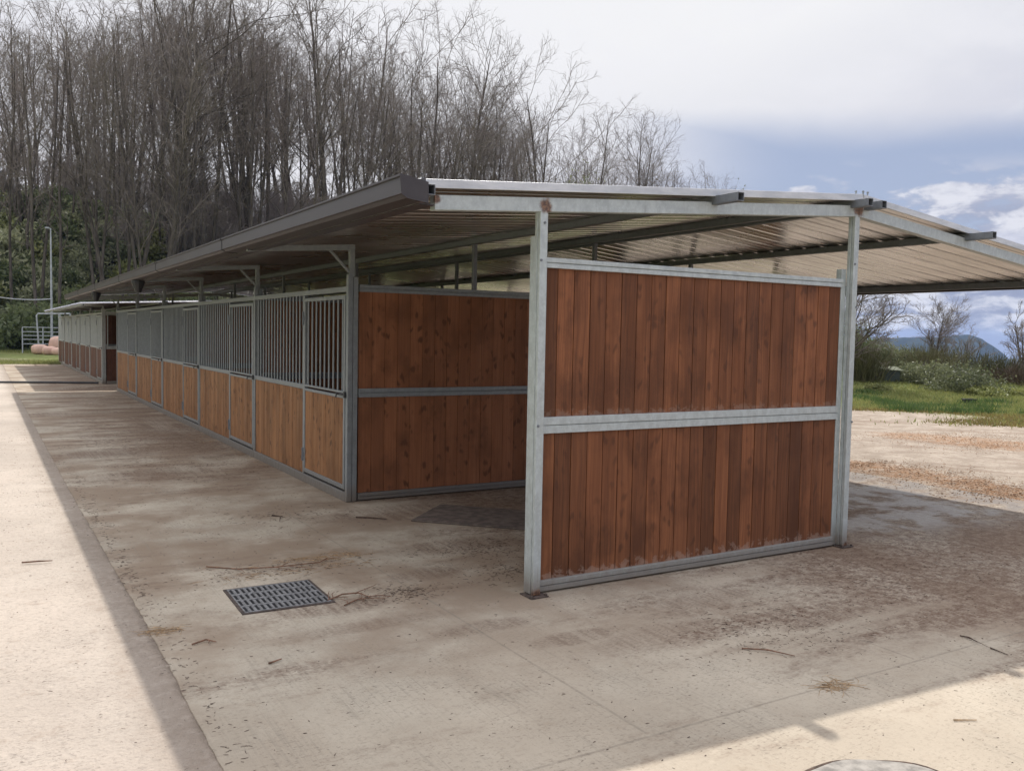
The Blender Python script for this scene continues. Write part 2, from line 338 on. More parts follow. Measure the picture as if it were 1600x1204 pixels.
def ground_px(px, py, z=0.):
    d_ = cf+cr*(px-800)/FPX-cu*(py-602)/FPX; t_ = (z-CAM[2])/d_[2]; return CAM[0]+d_[0]*t_, CAM[1]+d_[1]*t_
SHAV = [(*ground_px(px, py), la, lb) for px, py, la, lb in ((1450, 680, .8, 1.), (1500, 685, .8, 1.), (1550, 691, .8, .9), (1350, 724, .5, .8), (1400, 731, .5, .9), (1450, 741, .5, .9), (1500, 752, .5, .8), (1550, 762, .5, .8), (1600, 772, .5, .8))]
m, t = mat('yard_ground'); x, y, z = t.xyz(t.pos)
n0 = t.noise(t.pos, .35, 5, .6); n1 = t.noise(t.pos, 2.2, 6, .65); n2 = t.noise(t.pos, 17., 5, .7)
soil = t.mix(t.ss(n1, .35, .68), (.28, .23, .18), (.40, .34, .275)); soil = t.mix(t.m('MULTIPLY', t.ss(n2, .5, .7), .45), soil, (.19, .135, .095))
band = t.noise(t.comb(t.m('MULTIPLY', t.m('ADD', x, t.m('MULTIPLY', y, .65)), 1.3), t.m('MULTIPLY', t.m('SUBTRACT', y, t.m('MULTIPLY', x, .3)), .35), 0.), 1., 5, .6)
soil = t.mix(t.m('MULTIPLY', t.ss(band, .50, .64), .6), soil, (.20, .14, .10))
fk = t.noise(t.comb(t.m('MULTIPLY', x, 9.), t.m('MULTIPLY', y, 16.), 0.), 1., 4, .65)
soil = t.mix(t.m('MULTIPLY', t.ss(fk, .56, .68), t.ss(n1, .35, .65, .3, .85)), soil, (.15, .105, .075))
# shavings trodden into the soil in two long patches
vv = t.m('ADD', t.m('MULTIPLY', x, .30), t.m('MULTIPLY', y, -.954)); uu = t.m('ADD', t.m('MULTIPLY', x, .954), t.m('MULTIPLY', y, .30))
pm = None
for (qx, qy, la, lb) in SHAV:
    e = t.m('ADD', t.m('POWER', t.m('DIVIDE', t.m('SUBTRACT', x, qx), la), 2.), t.m('POWER', t.m('DIVIDE', t.m('SUBTRACT', y, qy), lb), 2.))
    e = t.ss(t.m('ADD', e, t.m('MULTIPLY', t.m('SUBTRACT', n1, .5), 3.)), .2, 1.6, 1., 0.); pm = e if pm is None else t.m('MAXIMUM', pm, e)
soil = t.mix(t.m('MULTIPLY', pm, t.ss(n2, .36, .60)), soil, (.31, .185, .105))
gr = t.mix(t.ss(n1, .3, .7), (.10, .13, .04), (.20, .22, .075)); gr = t.mix(t.m('MULTIPLY', t.ss(n0, .5, .68), .6), gr, (.20, .16, .07))
# the grass begins beyond a wavy line across the yard, and far from it everything is rough pasture
s1 = t.m('ADD', t.m('ADD', t.m('MULTIPLY', x, .90), t.m('MULTIPLY', y, .44)), t.m('MULTIPLY', t.m('SUBTRACT', n0, .5), 3.2))
gm = t.ss(s1, 17.2, 20.5)
gm = t.m('MAXIMUM', gm, t.ss(t.m('ADD', y, t.m('MULTIPLY', n0, 8.)), 64., 69.))
gm = t.m('MAXIMUM', gm, t.ss(t.m('ADD', x, t.m('MULTIPLY', n0, 1.)), -5.2, -5.8))  # unseen grass left of the apron, added to cut light bounced under the roof
gm = t.m('MULTIPLY', gm, t.ss(t.m('ADD', n1, t.m('MULTIPLY', gm, .5)), .42, .62))
c = t.mix(gm, soil, gr)
hillm = t.ss(z, .8, 3.5); c = t.mix(hillm, c, t.mix(t.ss(n1, .4, .6), (.045, .04, .022), (.11, .085, .05)))
valley = t.ss(z, -1., -5.); c = t.mix(valley, c, t.mix(t.ss(n0, .4, .6), (.03, .045, .02), (.05, .06, .03)))
t.put(t.p['Base Color'], c); t.p['Roughness'].default_value = .95; t.p['Specular IOR Level'].default_value = .15; bump(t, t.m('ADD', n1, t.m('MULTIPLY', n2, .5)), .6, .05); M_GROUND = m

def leafmat(name, a, b, trans=.25):
    m, t = mat(name); n = t.noise(t.pos, .8, 3, .6)
    at = t.new('ShaderNodeAttribute', attribute_name='rnd').outputs['Fac']
    oi = t.new('ShaderNodeObjectInfo').outputs['Random']
    k = t.m('ADD', t.m('MULTIPLY', at, .7), t.m('MULTIPLY', t.m('SUBTRACT', n, .5), .8))
    k = t.m('ADD', k, t.m('MULTIPLY', t.m('SUBTRACT', oi, .5), .5), clamp=True)
    t.put(t.p['Base Color'], t.mix(k, a, b)); t.p['Roughness'].default_value = .55; t.p['Specular IOR Level'].default_value = .35
    tr = t.new('ShaderNodeBsdfTranslucent'); t.put(tr.inputs[0], t.mix(k, tuple(v*1.1 for v in a), tuple(min(1, v*1.2) for v in b)))
    mx = t.new('ShaderNodeMixShader'); mx.inputs[0].default_value = .4; out = [n_ for n_ in t.n if n_.type == 'OUTPUT_MATERIAL'][0]
    t.l.new(t.p['Base Color'].node.outputs[0], mx.inputs[1]); t.l.new(tr.outputs[0], mx.inputs[2]); t.l.new(mx.outputs[0], out.inputs[0])
    return m
M_IVY = leafmat('ivy_leaves', (.10, .12, .06), (.46, .47, .30))
M_BRAMBLE = leafmat('bramble_leaves', (.095, .095, .06), (.42, .41, .31))
M_DEEP = leafmat('deep_green_leaves', (.06, .085, .035), (.25, .285, .135))
M_BROOM = leafmat('broom_strands', (.11, .115, .055), (.31, .285, .165))
M_GRASS = leafmat('grass_blades', (.12, .15, .045), (.33, .33, .12))
M_YELLOWLEAF = leafmat('yellow_green_leaves', (.10, .12, .04), (.36, .36, .15))
M_SCRUB = leafmat('olive_scrub_leaves', (.07, .085, .04), (.27, .285, .155))
M_DRY = leafmat('dry_brown_stems', (.11, .08, .058), (.26, .20, .145))
def barkmat(name, a, b):
    m, t = mat(name); n = t.noise(sc(t, t.pos, (3, 3, .6)), 2., 5, .65)
    t.put(t.p['Base Color'], t.mix(t.ss(n, .3, .7), a, b)); t.p['Roughness'].default_value = .9; t.p['Specular IOR Level'].default_value = .2; return m
M_BARK = barkmat('grey_bark', (.065, .055, .047), (.16, .138, .118))
M_TWIG = barkmat('twig_bark', (.15, .127, .108), (.28, .24, .21))
M_TWIGP = barkmat('pale_twig_bark', (.22, .19, .175), (.40, .355, .33))

# ------------------------------------------------------------------ ground
def sstep(x, a, b):
    k = np.clip((x-a)/(b-a), 0, 1); return k*k*(3-2*k)
def foot(azd): return np.interp(azd, [-60, -10, 0, 10, 20, 31, 43, 52], [78, 72, 70, 72, 74, 78, 90, 110])
def H(x, y):
    x = np.asarray(x, float); y = np.asarray(y, float)
    dx, dy = x-CAM[0], y-CAM[1]; dd = np.hypot(dx, dy); azd = np.degrees(np.arctan2(dx, dy))
    hill = sstep(dd-foot(azd), 0, 32)*12.5*sstep(azd, 58, 40)*sstep(azd, -75, -45)
    hill = hill + 1.2*np.sin(x*.11+1)*np.sin(y*.09)*sstep(dd-foot(azd), 5, 30)*sstep(azd, 58, 40)
    mound = 1.25*np.exp(-(((x-26)/6.0)**2+((y-21)/5.)**2))+.25*np.exp(-(((x-33)/6)**2+((y-14)/5.)**2))
    k = sstep(azd, 46, 53)*sstep(-azd, -140, -110)
    drop = -np.minimum(np.maximum(dd-50, 0)*.13, 70)*k
    bumps = .05*np.sin(x*.7+.3*y)*np.sin(y*.55-.2*x)*sstep(np.maximum(x-8, y-44), 0, 6)
    return -.03+hill+mound*(x > 8)+drop+bumps
def polar_ground():
    rad = np.concatenate([[0.], np.geomspace(2., 5200, 150)]); na = 288; an = np.linspace(-math.pi, math.pi, na, endpoint=False)
    rr, aa = np.meshgrid(rad[1:], an, indexing='ij')
    X = CAM[0]+rr*np.sin(aa); Y = CAM[1]+rr*np.cos(aa); Z = H(X, Y)
    v = np.concatenate([[[CAM[0], CAM[1], -.03]], np.stack([X, Y, Z], -1).reshape(-1, 3)])
    nr = len(rad)-1; mb = MB(); f = [(0, 1+(j+1) % na, 1+j) for j in range(na)]
    f += [(1+i*na+j, 1+i*na+(j+1) % na, 1+(i+1)*na+(j+1) % na, 1+(i+1)*na+j) for i in range(nr-1) for j in range(na)]
    mb.add(v, f); return mb
g = polar_ground().build('ground', M_GROUND, smooth=True); tag(g, kind='structure')
def slab():
    r = np.random.RandomState(8); ys = np.linspace(-14, 40.3, 700); xe = -2.265+np.cumsum(r.normal(size=700))*.002; xe -= np.linspace(xe[0]+2.265, xe[-1]+2.265, 700); xe = np.clip(xe, -2.30, -2.23)+r.normal(size=700)*.003
    v = []
    for q, yy in zip(xe, ys): v += [(q, yy, -.12), (q, yy, 0), (6.75, yy, 0), (6.75, yy, -.12)]
    f = []
    for i in range(699):
        for j in range(3): f.append((4*i+j, 4*i+4+j, 4*i+5+j, 4*i+1+j))
    f += [(0, 1, 2, 3), (4*699+3, 4*699+2, 4*699+1, 4*699)]; mb = MB(); mb.add(v, f); return mb
o = slab().build('concrete_slab', M_SLAB); tag(o, kind='structure')
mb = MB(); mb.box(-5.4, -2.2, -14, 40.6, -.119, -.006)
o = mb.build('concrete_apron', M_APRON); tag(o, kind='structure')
# far mountain: a ridge standing in the valley beyond the yard
def mountain():
    mb = MB(); nx, ny = 90, 14; rng = np.random.RandomState(4)
    D = 2600; az0, az1 = R(48), R(64.5); V = np.zeros((nx, ny, 3))
    prof_az = [48, 53, 55.2, 57, 58.3, 59.1, 60, 60.8, 62, 64.5]; prof_z = [0, 8, 16, 19, 26, 16, -14, -48, -85, -105]
    for i in range(nx):
        a = az0+(az1-az0)*i/(nx-1); zt = np.interp(math.degrees(a), prof_az, prof_z)+rng.uniform(-.5, .5)+.6*math.sin(i*.9)
        for j in range(ny):
            k = j/(ny-1); h = 1-(2*k-1)**2
            r = D+(k-.5)*1100+40*math.sin(i*.35+j*.7)
            V[i, j] = (CAM[0]+r*math.sin(a), CAM[1]+r*math.cos(a), -110+(zt+110)*h**.8+rng.uniform(-1, 1)*h*(1-h))
    f = [(i*ny+j, (i+1)*ny+j, (i+1)*ny+j+1, i*ny+j+1) for i in range(nx-1) for j in range(ny-1)]
    mb.add(V.reshape(-1, 3), f); return mb
m, t = mat('wooded_mountain'); n = t.noise(t.pos, .02, 6, .65)
t.put(t.p['Base Color'], t.mix(t.ss(n, .35, .65), (.02, .03, .03), (.04, .05, .04))); t.p['Roughness'].default_value = 1; t.p['Specular IOR Level'].default_value = 0
o = mountain().build('mountain', m, smooth=True); tag(o, kind='structure')

# ------------------------------------------------------------------ stables
XF, XB = .07, 6.13                  # fronts of the two rows of boxes
YC, MOD = 3.6, 3.5
rng = random.Random(7)
def boards(mb, a0, a1, z0, z1, width, axis, c0, c1, gap=.004, rr=rng):
    """vertical boards side by side from a0 to a1; axis 'x' or 'y'; c0..c1 is the thickness"""
    n = max(1, round((a1-a0)/width)); wd = (a1-a0)/n
    for i in range(n):
        p, q = a0+i*wd+gap/2, a0+(i+1)*wd-gap/2; off = rr.uniform(-.0015, .0015)
        if axis == 'x': mb.box(p, q, c0+off, c1+off, z0, z1, rr.random())
        else: mb.box(c0+off, c1+off, p, q, z0, z1, rr.random())

def zl(x): return 2.835-.0745*(3.1-x)      # purlin centre height on the left slope
def zr(x): return 2.835-.105*(x-3.1)
def zroof(x): return (zl(x) if x <= 3.1 else zr(x))

def stall_front(root, mats, door_near=True):
    """one box front in local coords: y along the row 0..MOD, face towards -x"""
    steel, pine = mats
    fr = empty('stall_front'); fr.parent = root
    f = MB()
    f.box(-.012, .048, .06, MOD-.0, .0, .095)                           # sill under door and panel
    f.box(-.004, .044, 1.44, MOD-.0, 1.058, 1.112)                       # rail between wood and bars
    f.box(-.006, .046, .06, MOD-.0, 2.118, 2.172)                        # head rail
    f.box(-.008, .046, 1.392, 1.438, .097, 2.116)                        # door jamb
    f.build('frame', steel, fr, .004)
    b = MB(); boards(b, 1.442, MOD-.004, .098, 1.055, .14, 'y', .006, .036); b.build('wood_panel', pine, fr)
    g = MB()
    n = 16
    for i in range(n):
        yy = 1.44+(i+.5)*(MOD-1.46)/n; g.tube([(.02, yy, 1.11), (.02, yy, 2.12)], .0115, 8, False)
    g.build('bar_grille', steel, fr, smooth=True)
    dr = empty('door'); dr.parent = root
    f = MB(); y0, y1 = .070, 1.385
    f.box(-.016, .026, y0, y0+.04, .12, 2.085); f.box(-.016, .026, y1-.04, y1, .12, 2.085)
    f.box(-.015, .025, y0+.041, y1-.041, .12, .165); f.box(-.015, .025, y0+.041, y1-.041, 2.045, 2.085)
    f.box(-.015, .025, y0+.041, y1-.041, 1.045, 1.075); f.box(-.015, .025, y0+.041, y1-.041, 1.095, 1.118)
    f.build('frame', steel, dr, .004)
    b = MB(); boards(b, y0+.042, y1-.042, .167, 1.043, .14, 'y', -.006, .02); b.build('wood_panel', pine, dr)
    g = MB()
    for i in range(9):
        yy = y0+.04+(i+.5)*(y1-y0-.08)/9; g.tube([(.005, yy, 1.11), (.005, yy, 2.05)], .0115, 8, False)
    g.build('bar_grille', steel, dr, smooth=True)
    for zz in (.32, 1.86):
        h = MB(); h.tube([(-.022, y1+.004, zz-.075), (-.022, y1+.004, zz+.075)], .012, 8); h.box(-.021, -.017, y1-.035, y1+.045, zz-.025, zz+.025)
        h.build('hinge', M_GALVD, dr)
    l = MB(); l.tube([(-.024, .035, 1.085), (-.024, .30, 1.085)], .008, 8); l.tube([(-.024, .20, 1.085), (-.055, .20, 1.085), (-.06, .20, 1.05)], .007, 6); l.box(-.030, -.017, .028, .068, 1.055, 1.115)
    l.build('latch', M_BLACK, dr)
    return fr, dr

def partition(root, x0, x1, mats, name='partition_wall', barred=False):
    """wall across the row (local y=0), boards lower and upper between channel rails"""
    steel, wd = mats; p = empty(name); p.parent = root
    b = MB(); boards(b, x0, x1, .085, 1.06, .145, 'x', .012, .042); b.build('lower_boards', wd, p)
    if barred:
        g = MB()
        for i in range(8): g.tube([(x0+.04+i*.39, .028, 1.14), (x0+.04+i*.39, .028, 2.13)], .017, 8, False)
        g.build('bar_grille', steel, p, smooth=True)
    else:
        b = MB(); boards(b, x0, x1, 1.145, 2.125, .145, 'x', .012, .042); b.build('upper_boards', wd, p)
    for (a, c) in ((.012, .082), (1.058, 1.148), (2.122, 2.195)):
        r = MB(); mid = (a+c)/2
        r.box(x0, x1, .000, .052, a, mid-.003); r.box(x0, x1, .003, .055, mid-.003, mid+.003); r.box(x0, x1, -.004, .052, mid+.003, c)
        r.build('rail', steel, p, .003)
    return p

def box_row(y_start, n, mats_front, mats_wall, steel, label, cat, x_eave_off, barred_end=False):
    """a double row of horse boxes"""
    root = empty('stable', (0, 0, 0), label=label, cat=cat)
    fr, dr = stall_front(root, mats_front)
    for k in range(n):
        for side in (0, 1):
            a, b = (fr, dr) if (k == 0 and side == 0) else (copy_tree(fr, root), copy_tree(dr, root))
            for q in (a, b):
                q.location = (XF, y_start+k*MOD, 0) if side == 0 else (XB, y_start+(k+1)*MOD+.06, 0)
                q.rotation_euler = (0, 0, 0 if side == 0 else math.pi)
    wall = partition(root, XF+.115, 3.02, mats_wall)
    if barred_end: partition(root, XF+.115, 3.02, mats_wall, 'end_wall', True).location = (0, y_start+.012, 0)
    for k in range(1 if barred_end else 0, n+1):
        for side in (0, 1):
            q = wall if (k == (1 if barred_end else 0) and side == 0) else copy_tree(wall, root)
            q.location = (0, y_start+k*MOD+.012, 0) if side == 0 else (6.2-.07+.07, y_start+k*MOD+.068, 0)
            q.rotation_euler = (0, 0, 0 if side == 0 else math.pi)
    cw = MB(); boards(cw, y_start+.1, y_start+n*MOD, .02, 2.19, .145, 'y', 3.075, 3.115); cw.build('centre_wall', mats_wall[1], root)
    for k in range(n):
        for fx0, fx1 in ((XF+.12, 3.06), (3.13, XB-.12)):
            mb = MB(); mb.box(fx0, fx1, y_start+k*MOD+.08, y_start+(k+1)*MOD-.01, .003, .02); mb.build('added_dark_floor', M_BLACK, root)  # dark sheets added on the floor to darken the box interiors
    # corner and dividing posts, with stub posts above that carry the purlins
    pm = MB(); pm.box(0, .052, 0, .058, .004, 2.29); pm.box(.058, .108, .004, .056, .004, 2.265)
    post = pm.build('post', steel, root, .004); post.location = (XF-.01, y_start, 0)
    for k in range(n+1):
        for side in (0, 1):
            q = post if (k == 0 and side == 0) else copy_tree(post, root)
            q.location = (XF-.01, y_start+k*MOD, 0) if side == 0 else (XB+.01, y_start+k*MOD+.06, 0)
            q.rotation_euler = (0, 0, 0 if side == 0 else math.pi)
    return root

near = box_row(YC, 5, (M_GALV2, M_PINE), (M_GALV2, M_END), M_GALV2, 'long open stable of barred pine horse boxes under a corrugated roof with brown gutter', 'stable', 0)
YE = YC+5*MOD                                                           # 21.1
Y0R, Y1R = -.02, 23.1                                                   # roof ends

def stub(root, x, y, z0, z1, s=.045, mat_=None, name='purlin_post'):
    mb = MB(); mb.box(x-s/2, x+s/2, y-s/2, y+s/2, z0, z1); return mb.build(name, mat_ or M_GALVD, root, .003)
for k in range(6):
    yy = YC+k*MOD+.03
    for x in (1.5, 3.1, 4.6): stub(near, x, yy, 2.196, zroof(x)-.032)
    for sgn, x in ((-1, XF+.035), (1, XB-.035)):
        zt = zroof(x)-.03
        xo = -.93 if sgn < 0 else 7.12
        mb = MB(); mb.box(x-.026, x+.026, yy-.024, yy+.024, 2.267, zt-.052); mb.build('upper_post', M_GALV2, near, .003)
        mb = MB(); mb.bar((x-sgn*.026, yy, zt-.022), (xo, yy, zroof(xo)-.055), .05, .055); mb.build('overhang_arm', M_GALV2, near, .003)
        mb = MB(); mb.bar((x+sgn*.025, yy, zt-.27), (x+sgn*.23, yy, zt-.06), .022, .022); mb.build('brace', M_GALV2, near)
# gable frame: two tall posts, the boarded panel between them and the sloping beams
ZA, ZBm = 2.513, 2.738
def gable_post(x0, z1):
    mb = MB(); mb.box(x0, x0+.058, 0, .028, .012, z1); mb.box(x0+.006, x0+.052, .028, .036, .012, z1); mb.box(x0, x0+.058, .036, .066, .012, z1)
    o = mb.build('post', M_GALV, near, .004)
    bp = MB(); bp.box(x0-.034, x0+.102, -.035, .11, .001, .009); bp.tube([(x0-.02, -.02, .009), (x0-.02, -.02, .022)], .010, 6); bp.tube([(x0+.088, -.02, .009), (x0+.088, -.02, .022)], .010, 6)
    bp.build('base_plate', M_RUST, near)
    return o
gable_post(.002, ZA); gable_post(3.060, ZBm)
for bx, bz in ((.034, 2.44), (.012, 2.20), (.014, 1.13), (3.115, 1.05), (3.075, 2.35), (3.11, 2.0)):
    mb = MB(); mb.tube([(bx, .002, bz), (bx, -.007, bz)], .009, 6); mb.build('bolt', M_GALVD, near)
gp = empty('gable_panel'); gp.parent = near
mb = MB(); mb.box(.004, .06, .068, .122, .012, 2.36); mb.build('panel_post', M_GALV, gp, .004)
mb = MB(); mb.box(3.004, 3.062, .068, .122, .012, 2.31); mb.build('panel_post', M_GALV, gp, .004)
rb = random.Random(12)
for nm, z0, z1 in (('lower_boards', .086, 1.075), ('upper_boards', 1.175, 2.165)):
    mb = MB(); boards(mb, .062, 3.002, z0, z1, .1365, 'x', .072, .104, .005, rb); mb.build(nm, M_RED, gp, .0025)
for a, c in ((.014, .088), (1.071, 1.180), (2.160, 2.226)):
    mb = MB(); mid = (a+c)/2
    mb.box(.061, 3.003, .052, .112, a, mid-.0025); mb.box(.061, 3.003, .058, .112, mid-.0025, mid+.0025); mb.box(.061, 3.003, .048, .112, mid+.0025, c)
    mb.build('rail', M_GALV, gp, .003)
def slope_bar(x0, x1, zf, dz, y0, y1, h, n=1):
    """beam following the roof slope, vertical end cuts"""
    mb = MB(); v = []
    for x in (x0, x1):
        z = zf(x)+dz
        v += [(x, y0, z-h/2), (x, y1, z-h/2), (x, y1, z+h/2), (x, y0, z+h/2)]
    mb.add(v, [(0, 3, 2, 1), (4, 5, 6, 7), (0, 1, 5, 4), (1, 2, 6, 5), (2, 3, 7, 6), (3, 0, 4, 7)]); return mb
slope_bar(-.75, 3.098, zl, -.052, -.002, .066, .09).build('gable_beam', M_GALV, near, .004)
slope_bar(3.102, 7.16, zr, -.052, -.002, .066, .09).build('gable_beam', M_GALV, near, .004)
# purlins: square tubes along the building, their open ends stick out of the gable
def purlin(x, y0, y1, s=.062, root=near, dz=0., zf=zroof, mt=M_GALVD):
    z = zf(x)+dz; w_ = .006; mb = MB(); h = s/2
    mb.box(x-h, x+h, y0, y1, z-h, z-h+w_); mb.box(x-h, x+h, y0, y1, z+h-w_, z+h)
    mb.box(x-h, x-h+w_, y0, y1, z-h+w_, z+h-w_); mb.box(x+h-w_, x+h, y0, y1, z-h+w_, z+h-w_)
    return mb.build('purlin', mt, root, .002)
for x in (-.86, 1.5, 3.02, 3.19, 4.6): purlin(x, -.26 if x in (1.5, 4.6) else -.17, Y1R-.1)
purlin(7.16, -.12, Y1R-.1, .07)
# corrugated sheets: ribs run down the slope
def sheet(x0, x1, zf, y0, y1, dz, period=.235):
    prof = [(0, 0), (.078, 0), (.081, .004), (.087, .004), (.09, 0), (.158, 0), (.167, .045), (.187, .045), (.196, 0)]
    ys, zs = [], []
    y = y0
    while y < y1:
        for a, b in prof:
            yy = y+a*period/.2
            if yy <= y1: ys.append(yy); zs.append(b)
        y += period
    ys = np.array(ys); zs = np.array(zs); nx = 9; V = []
    r = np.random.RandomState(3); sag = np.interp(ys, np.linspace(y0, y1, 30), r.uniform(-.004, .004, 30))
    for th in (0., .0025):
        for i in range(nx):
            x = x0+(x1-x0)*i/(nx-1); V.append(np.stack([np.full_like(ys, x), ys, zf(x)+dz+zs+sag+th], -1))
    V = np.concatenate(V); n = len(ys); f = []
    for i in range(nx-1):
        for j in range(n-1):
            f.append((i*n+j, i*n+j+1, (i+1)*n+j+1, (i+1)*n+j))
            o = nx*n; f.append((o+i*n+j, o+(i+1)*n+j, o+(i+1)*n+j+1, o+i*n+j+1))
    for i in range(nx-1):
        for j in (0, n-1): f.append((i*n+j, (i+1)*n+j, nx*n+(i+1)*n+j, nx*n+i*n+j))
    mb = MB(); mb.add(V, f); return mb
for nm, x0, x1, zf in (('a', -1.0, 3.095, zl), ('b', 3.105, 7.27, zr)):
    sheet(x0, x1, zf, Y0R, Y1R, .036).build('roof_sheet', M_ROOF, near)
    mb = slope_bar(x0, x1, zf, .053, Y0R-.022, Y0R-.004, .052); mb.build('rake_trim', M_TRIM, near, .002)
mb = MB()
for sgn, zf in ((-1, zl), (1, zr)):
    x1 = 3.1+sgn*.16
    mb.add([(3.1, Y0R, zl(3.1)+.084), (3.1, Y1R, zl(3.1)+.084), (x1, Y1R, zf(x1)+.083), (x1, Y0R, zf(x1)+.083)], [(0, 1, 2, 3)])
o = mb.build('ridge_cap', M_TRIM, near); sm = o.modifiers.new('solid', 'SOLIDIFY'); sm.thickness = .003
for dx_, dy_ in ((-.06, -.10), (-.01, -.13), (.06, -.12)):                   # bolts through the ridge end
    mb = MB(); mb.tube([(3.1+dx_, dy_+.09, 2.90), (3.1+dx_, dy_+.09, 2.942)], .006, 6); mb.tube([(3.1+dx_, dy_+.09, 2.93), (3.1+dx_, dy_+.09, 2.938)], .011, 6); mb.build('roof_bolt', M_GALV2, near)
# brown box gutter on the left eave
gut = empty('gutter'); gut.parent = near
prof = [(-.90, 2.470), (-1.015, 2.475), (-1.035, 2.492), (-1.05, 2.497), (-1.05, 2.588), (-1.062, 2.592), (-1.062, 2.604), (-1.046, 2.604), (-1.044, 2.497), (-1.03, 2.497), (-1.012, 2.483), (-.905, 2.478), (-.905, 2.60), (-.90, 2.60)]
def extrude(prof, y0, y1):
    n = len(prof); v = [(x, y0, z) for x, z in prof]+[(x, y1, z) for x, z in prof]
    mb = MB(); mb.add(v, [(i, (i+1) % n, n+(i+1) % n, n+i) for i in range(n)]+[tuple(range(n))[::-1], tuple(range(n, 2*n))]); return mb
extrude(prof, -.19, Y1R).build('channel', M_GUT, gut)
mb = MB(); mb.add([(-1.052, -.194, 2.494), (-1.015, -.194, 2.472), (-.885, -.194, 2.455), (-.885, -.194, 2.575), (-1.064, -.194, 2.608)], [(0, 1, 2, 3, 4)])
o = mb.build('end_cap', M_GUT, gut); s_ = o.modifiers.new('solid', 'SOLIDIFY'); s_.thickness = .006; s_.offset = 0
for yj in (4.1, 7.9, 11.6, 15.3, 19.):
    c2 = [(x-.004 if x < -1. else x, z+(.003 if z > 2.6 else -.004)) for x, z in prof[:8]]+[(-1.046, 2.60), (-1.044, 2.497), (-1.03, 2.497), (-1.012, 2.483)]+prof[11:]
    extrude(c2, yj, yj+.035).build('joint_strap', M_BLACK, gut)
for yj in (10.3, 16.3):
    mb = MB(); mb.tube([(-.93, yj, 2.47), (-.93, yj, 2.43), (-.93, yj, 2.28)], [.10, .10, .045], 10); mb.build('outlet_hopper', M_BLACK, gut)
# thin dark strip behind the gutter and the far gable frame
mb = MB(); mb.box(-.90, -.80, -.1, Y1R-.05, 2.462, 2.468); mb.build('soffit_strip', M_GUT, near)
mb = MB(); mb.box(7.2, 7.27, -.1, Y1R, zr(7.2)-.05, zr(7.2)+.03); mb.build('eave_trim', M_GUT, near)
slope_bar(-.87, 3.098, zl, -.052, Y1R-.2, Y1R-.13, .088).build('gable_beam', M_GALV2, near)
slope_bar(3.102, 7.16, zr, -.052, Y1R-.2, Y1R-.13, .088).build('gable_beam', M_GALV2, near)
for x in (3.1, 6.17): stub(near, x, Y1R-.165, 0, zroof(x)-.12, .06, M_GALV2, 'post')
stub(near, 6.17, .03, 0, zr(6.17)-.12, .068, M_GALV, 'post')

# ------------------------------------------------------------------ the older stable behind
YF = 24.5
far = box_row(YF, 5, (M_FARMETAL, M_FARWOOD), (M_FARMETAL, M_FARWOOD), M_FARMETAL, 'farther stable block with dull red boards and pale barred fronts beyond the passage', 'stable', 0, True)
Y2 = YF+5*MOD
def zf2(x): return 2.52-.05*abs(x-3.1)
for (x0, x1) in ((-.62, 3.09), (3.11, 6.7)):
    sheet(x0, x1, zf2, YF-1.2, Y2-1.6, .05, .27).build('roof_sheet', M_ROOF, far)
for k in range(6):
    yy = YF+k*MOD+.03
    for x in (XF+.03, 3.1, 6.13): stub(far, x, yy, 2.2, zf2(x)+.0, .04, M_FARMETAL, 'upper_post')
    mb = MB(); mb.bar((XF+.03, yy, 2.35), (-.3, yy, zf2(-.3)+.0), .022, .022); mb.build('brace', M_FARMETAL, far)
for x in (-.55, 1.5, 3.1, 4.7, 6.6): purlin(x, YF-1.2, Y2-1.6, .05, far, .02, zf2, M_FARMETAL)

# ------------------------------------------------------------------ yard furniture
# drain grate let into the slab
def drain():
    r = empty('drain_grate', (-1.45, .79, 0), R(-1.5), label='rectangular cast iron drain grate with four rows of slots in the concrete', cat='drain')
    W, D = .27, .265; mb = MB()
    mb.box(-W-.02, W+.02, -D-.02, -D, -.0, .006); mb.box(-W-.02, W+.02, D, D+.02, 0, .006)
    mb.box(-W-.02, -W, -D, D, 0, .006); mb.box(W, W+.02, -D, D, 0, .006); mb.build('frame', M_RUST, r)
    g = MB(); rows = 4; ncol = 15; hz_ = 2*D/rows; wc = 2*W/ncol
    for i in range(rows+1): yy = -D+i*hz_; g.box(-W, W, max(-D, yy-.013), min(D, yy+.013), .0035, .009)
    for i in range(ncol+1):
        for j in range(rows):
            xx = -W+i*wc; g.box(max(-W, xx-.0085), min(W, xx+.0085), -D+j*hz_+.013, -D+(j+1)*hz_-.013, .0035, .0085)
    g.build('grid', M_GRATE, r)
    p = MB(); p.box(-W, W, -D, D, .0005, .003); p.build('pit_shade', M_PITSHADE, r)  # flat black plate on the slab, painting the shade below the grid
drain()
mb = MB(); mb.box(-.40, .40, -.9, .9, .002, .016)
o = mb.build('rubber_mat', M_RUBBER, None, .006); o.location = (1.18, 2.13, 0); o.rotation_euler = (0, 0, R(44)); tag(o, 'dark flat rubber mat lying on the concrete in front of the first box', 'mat')
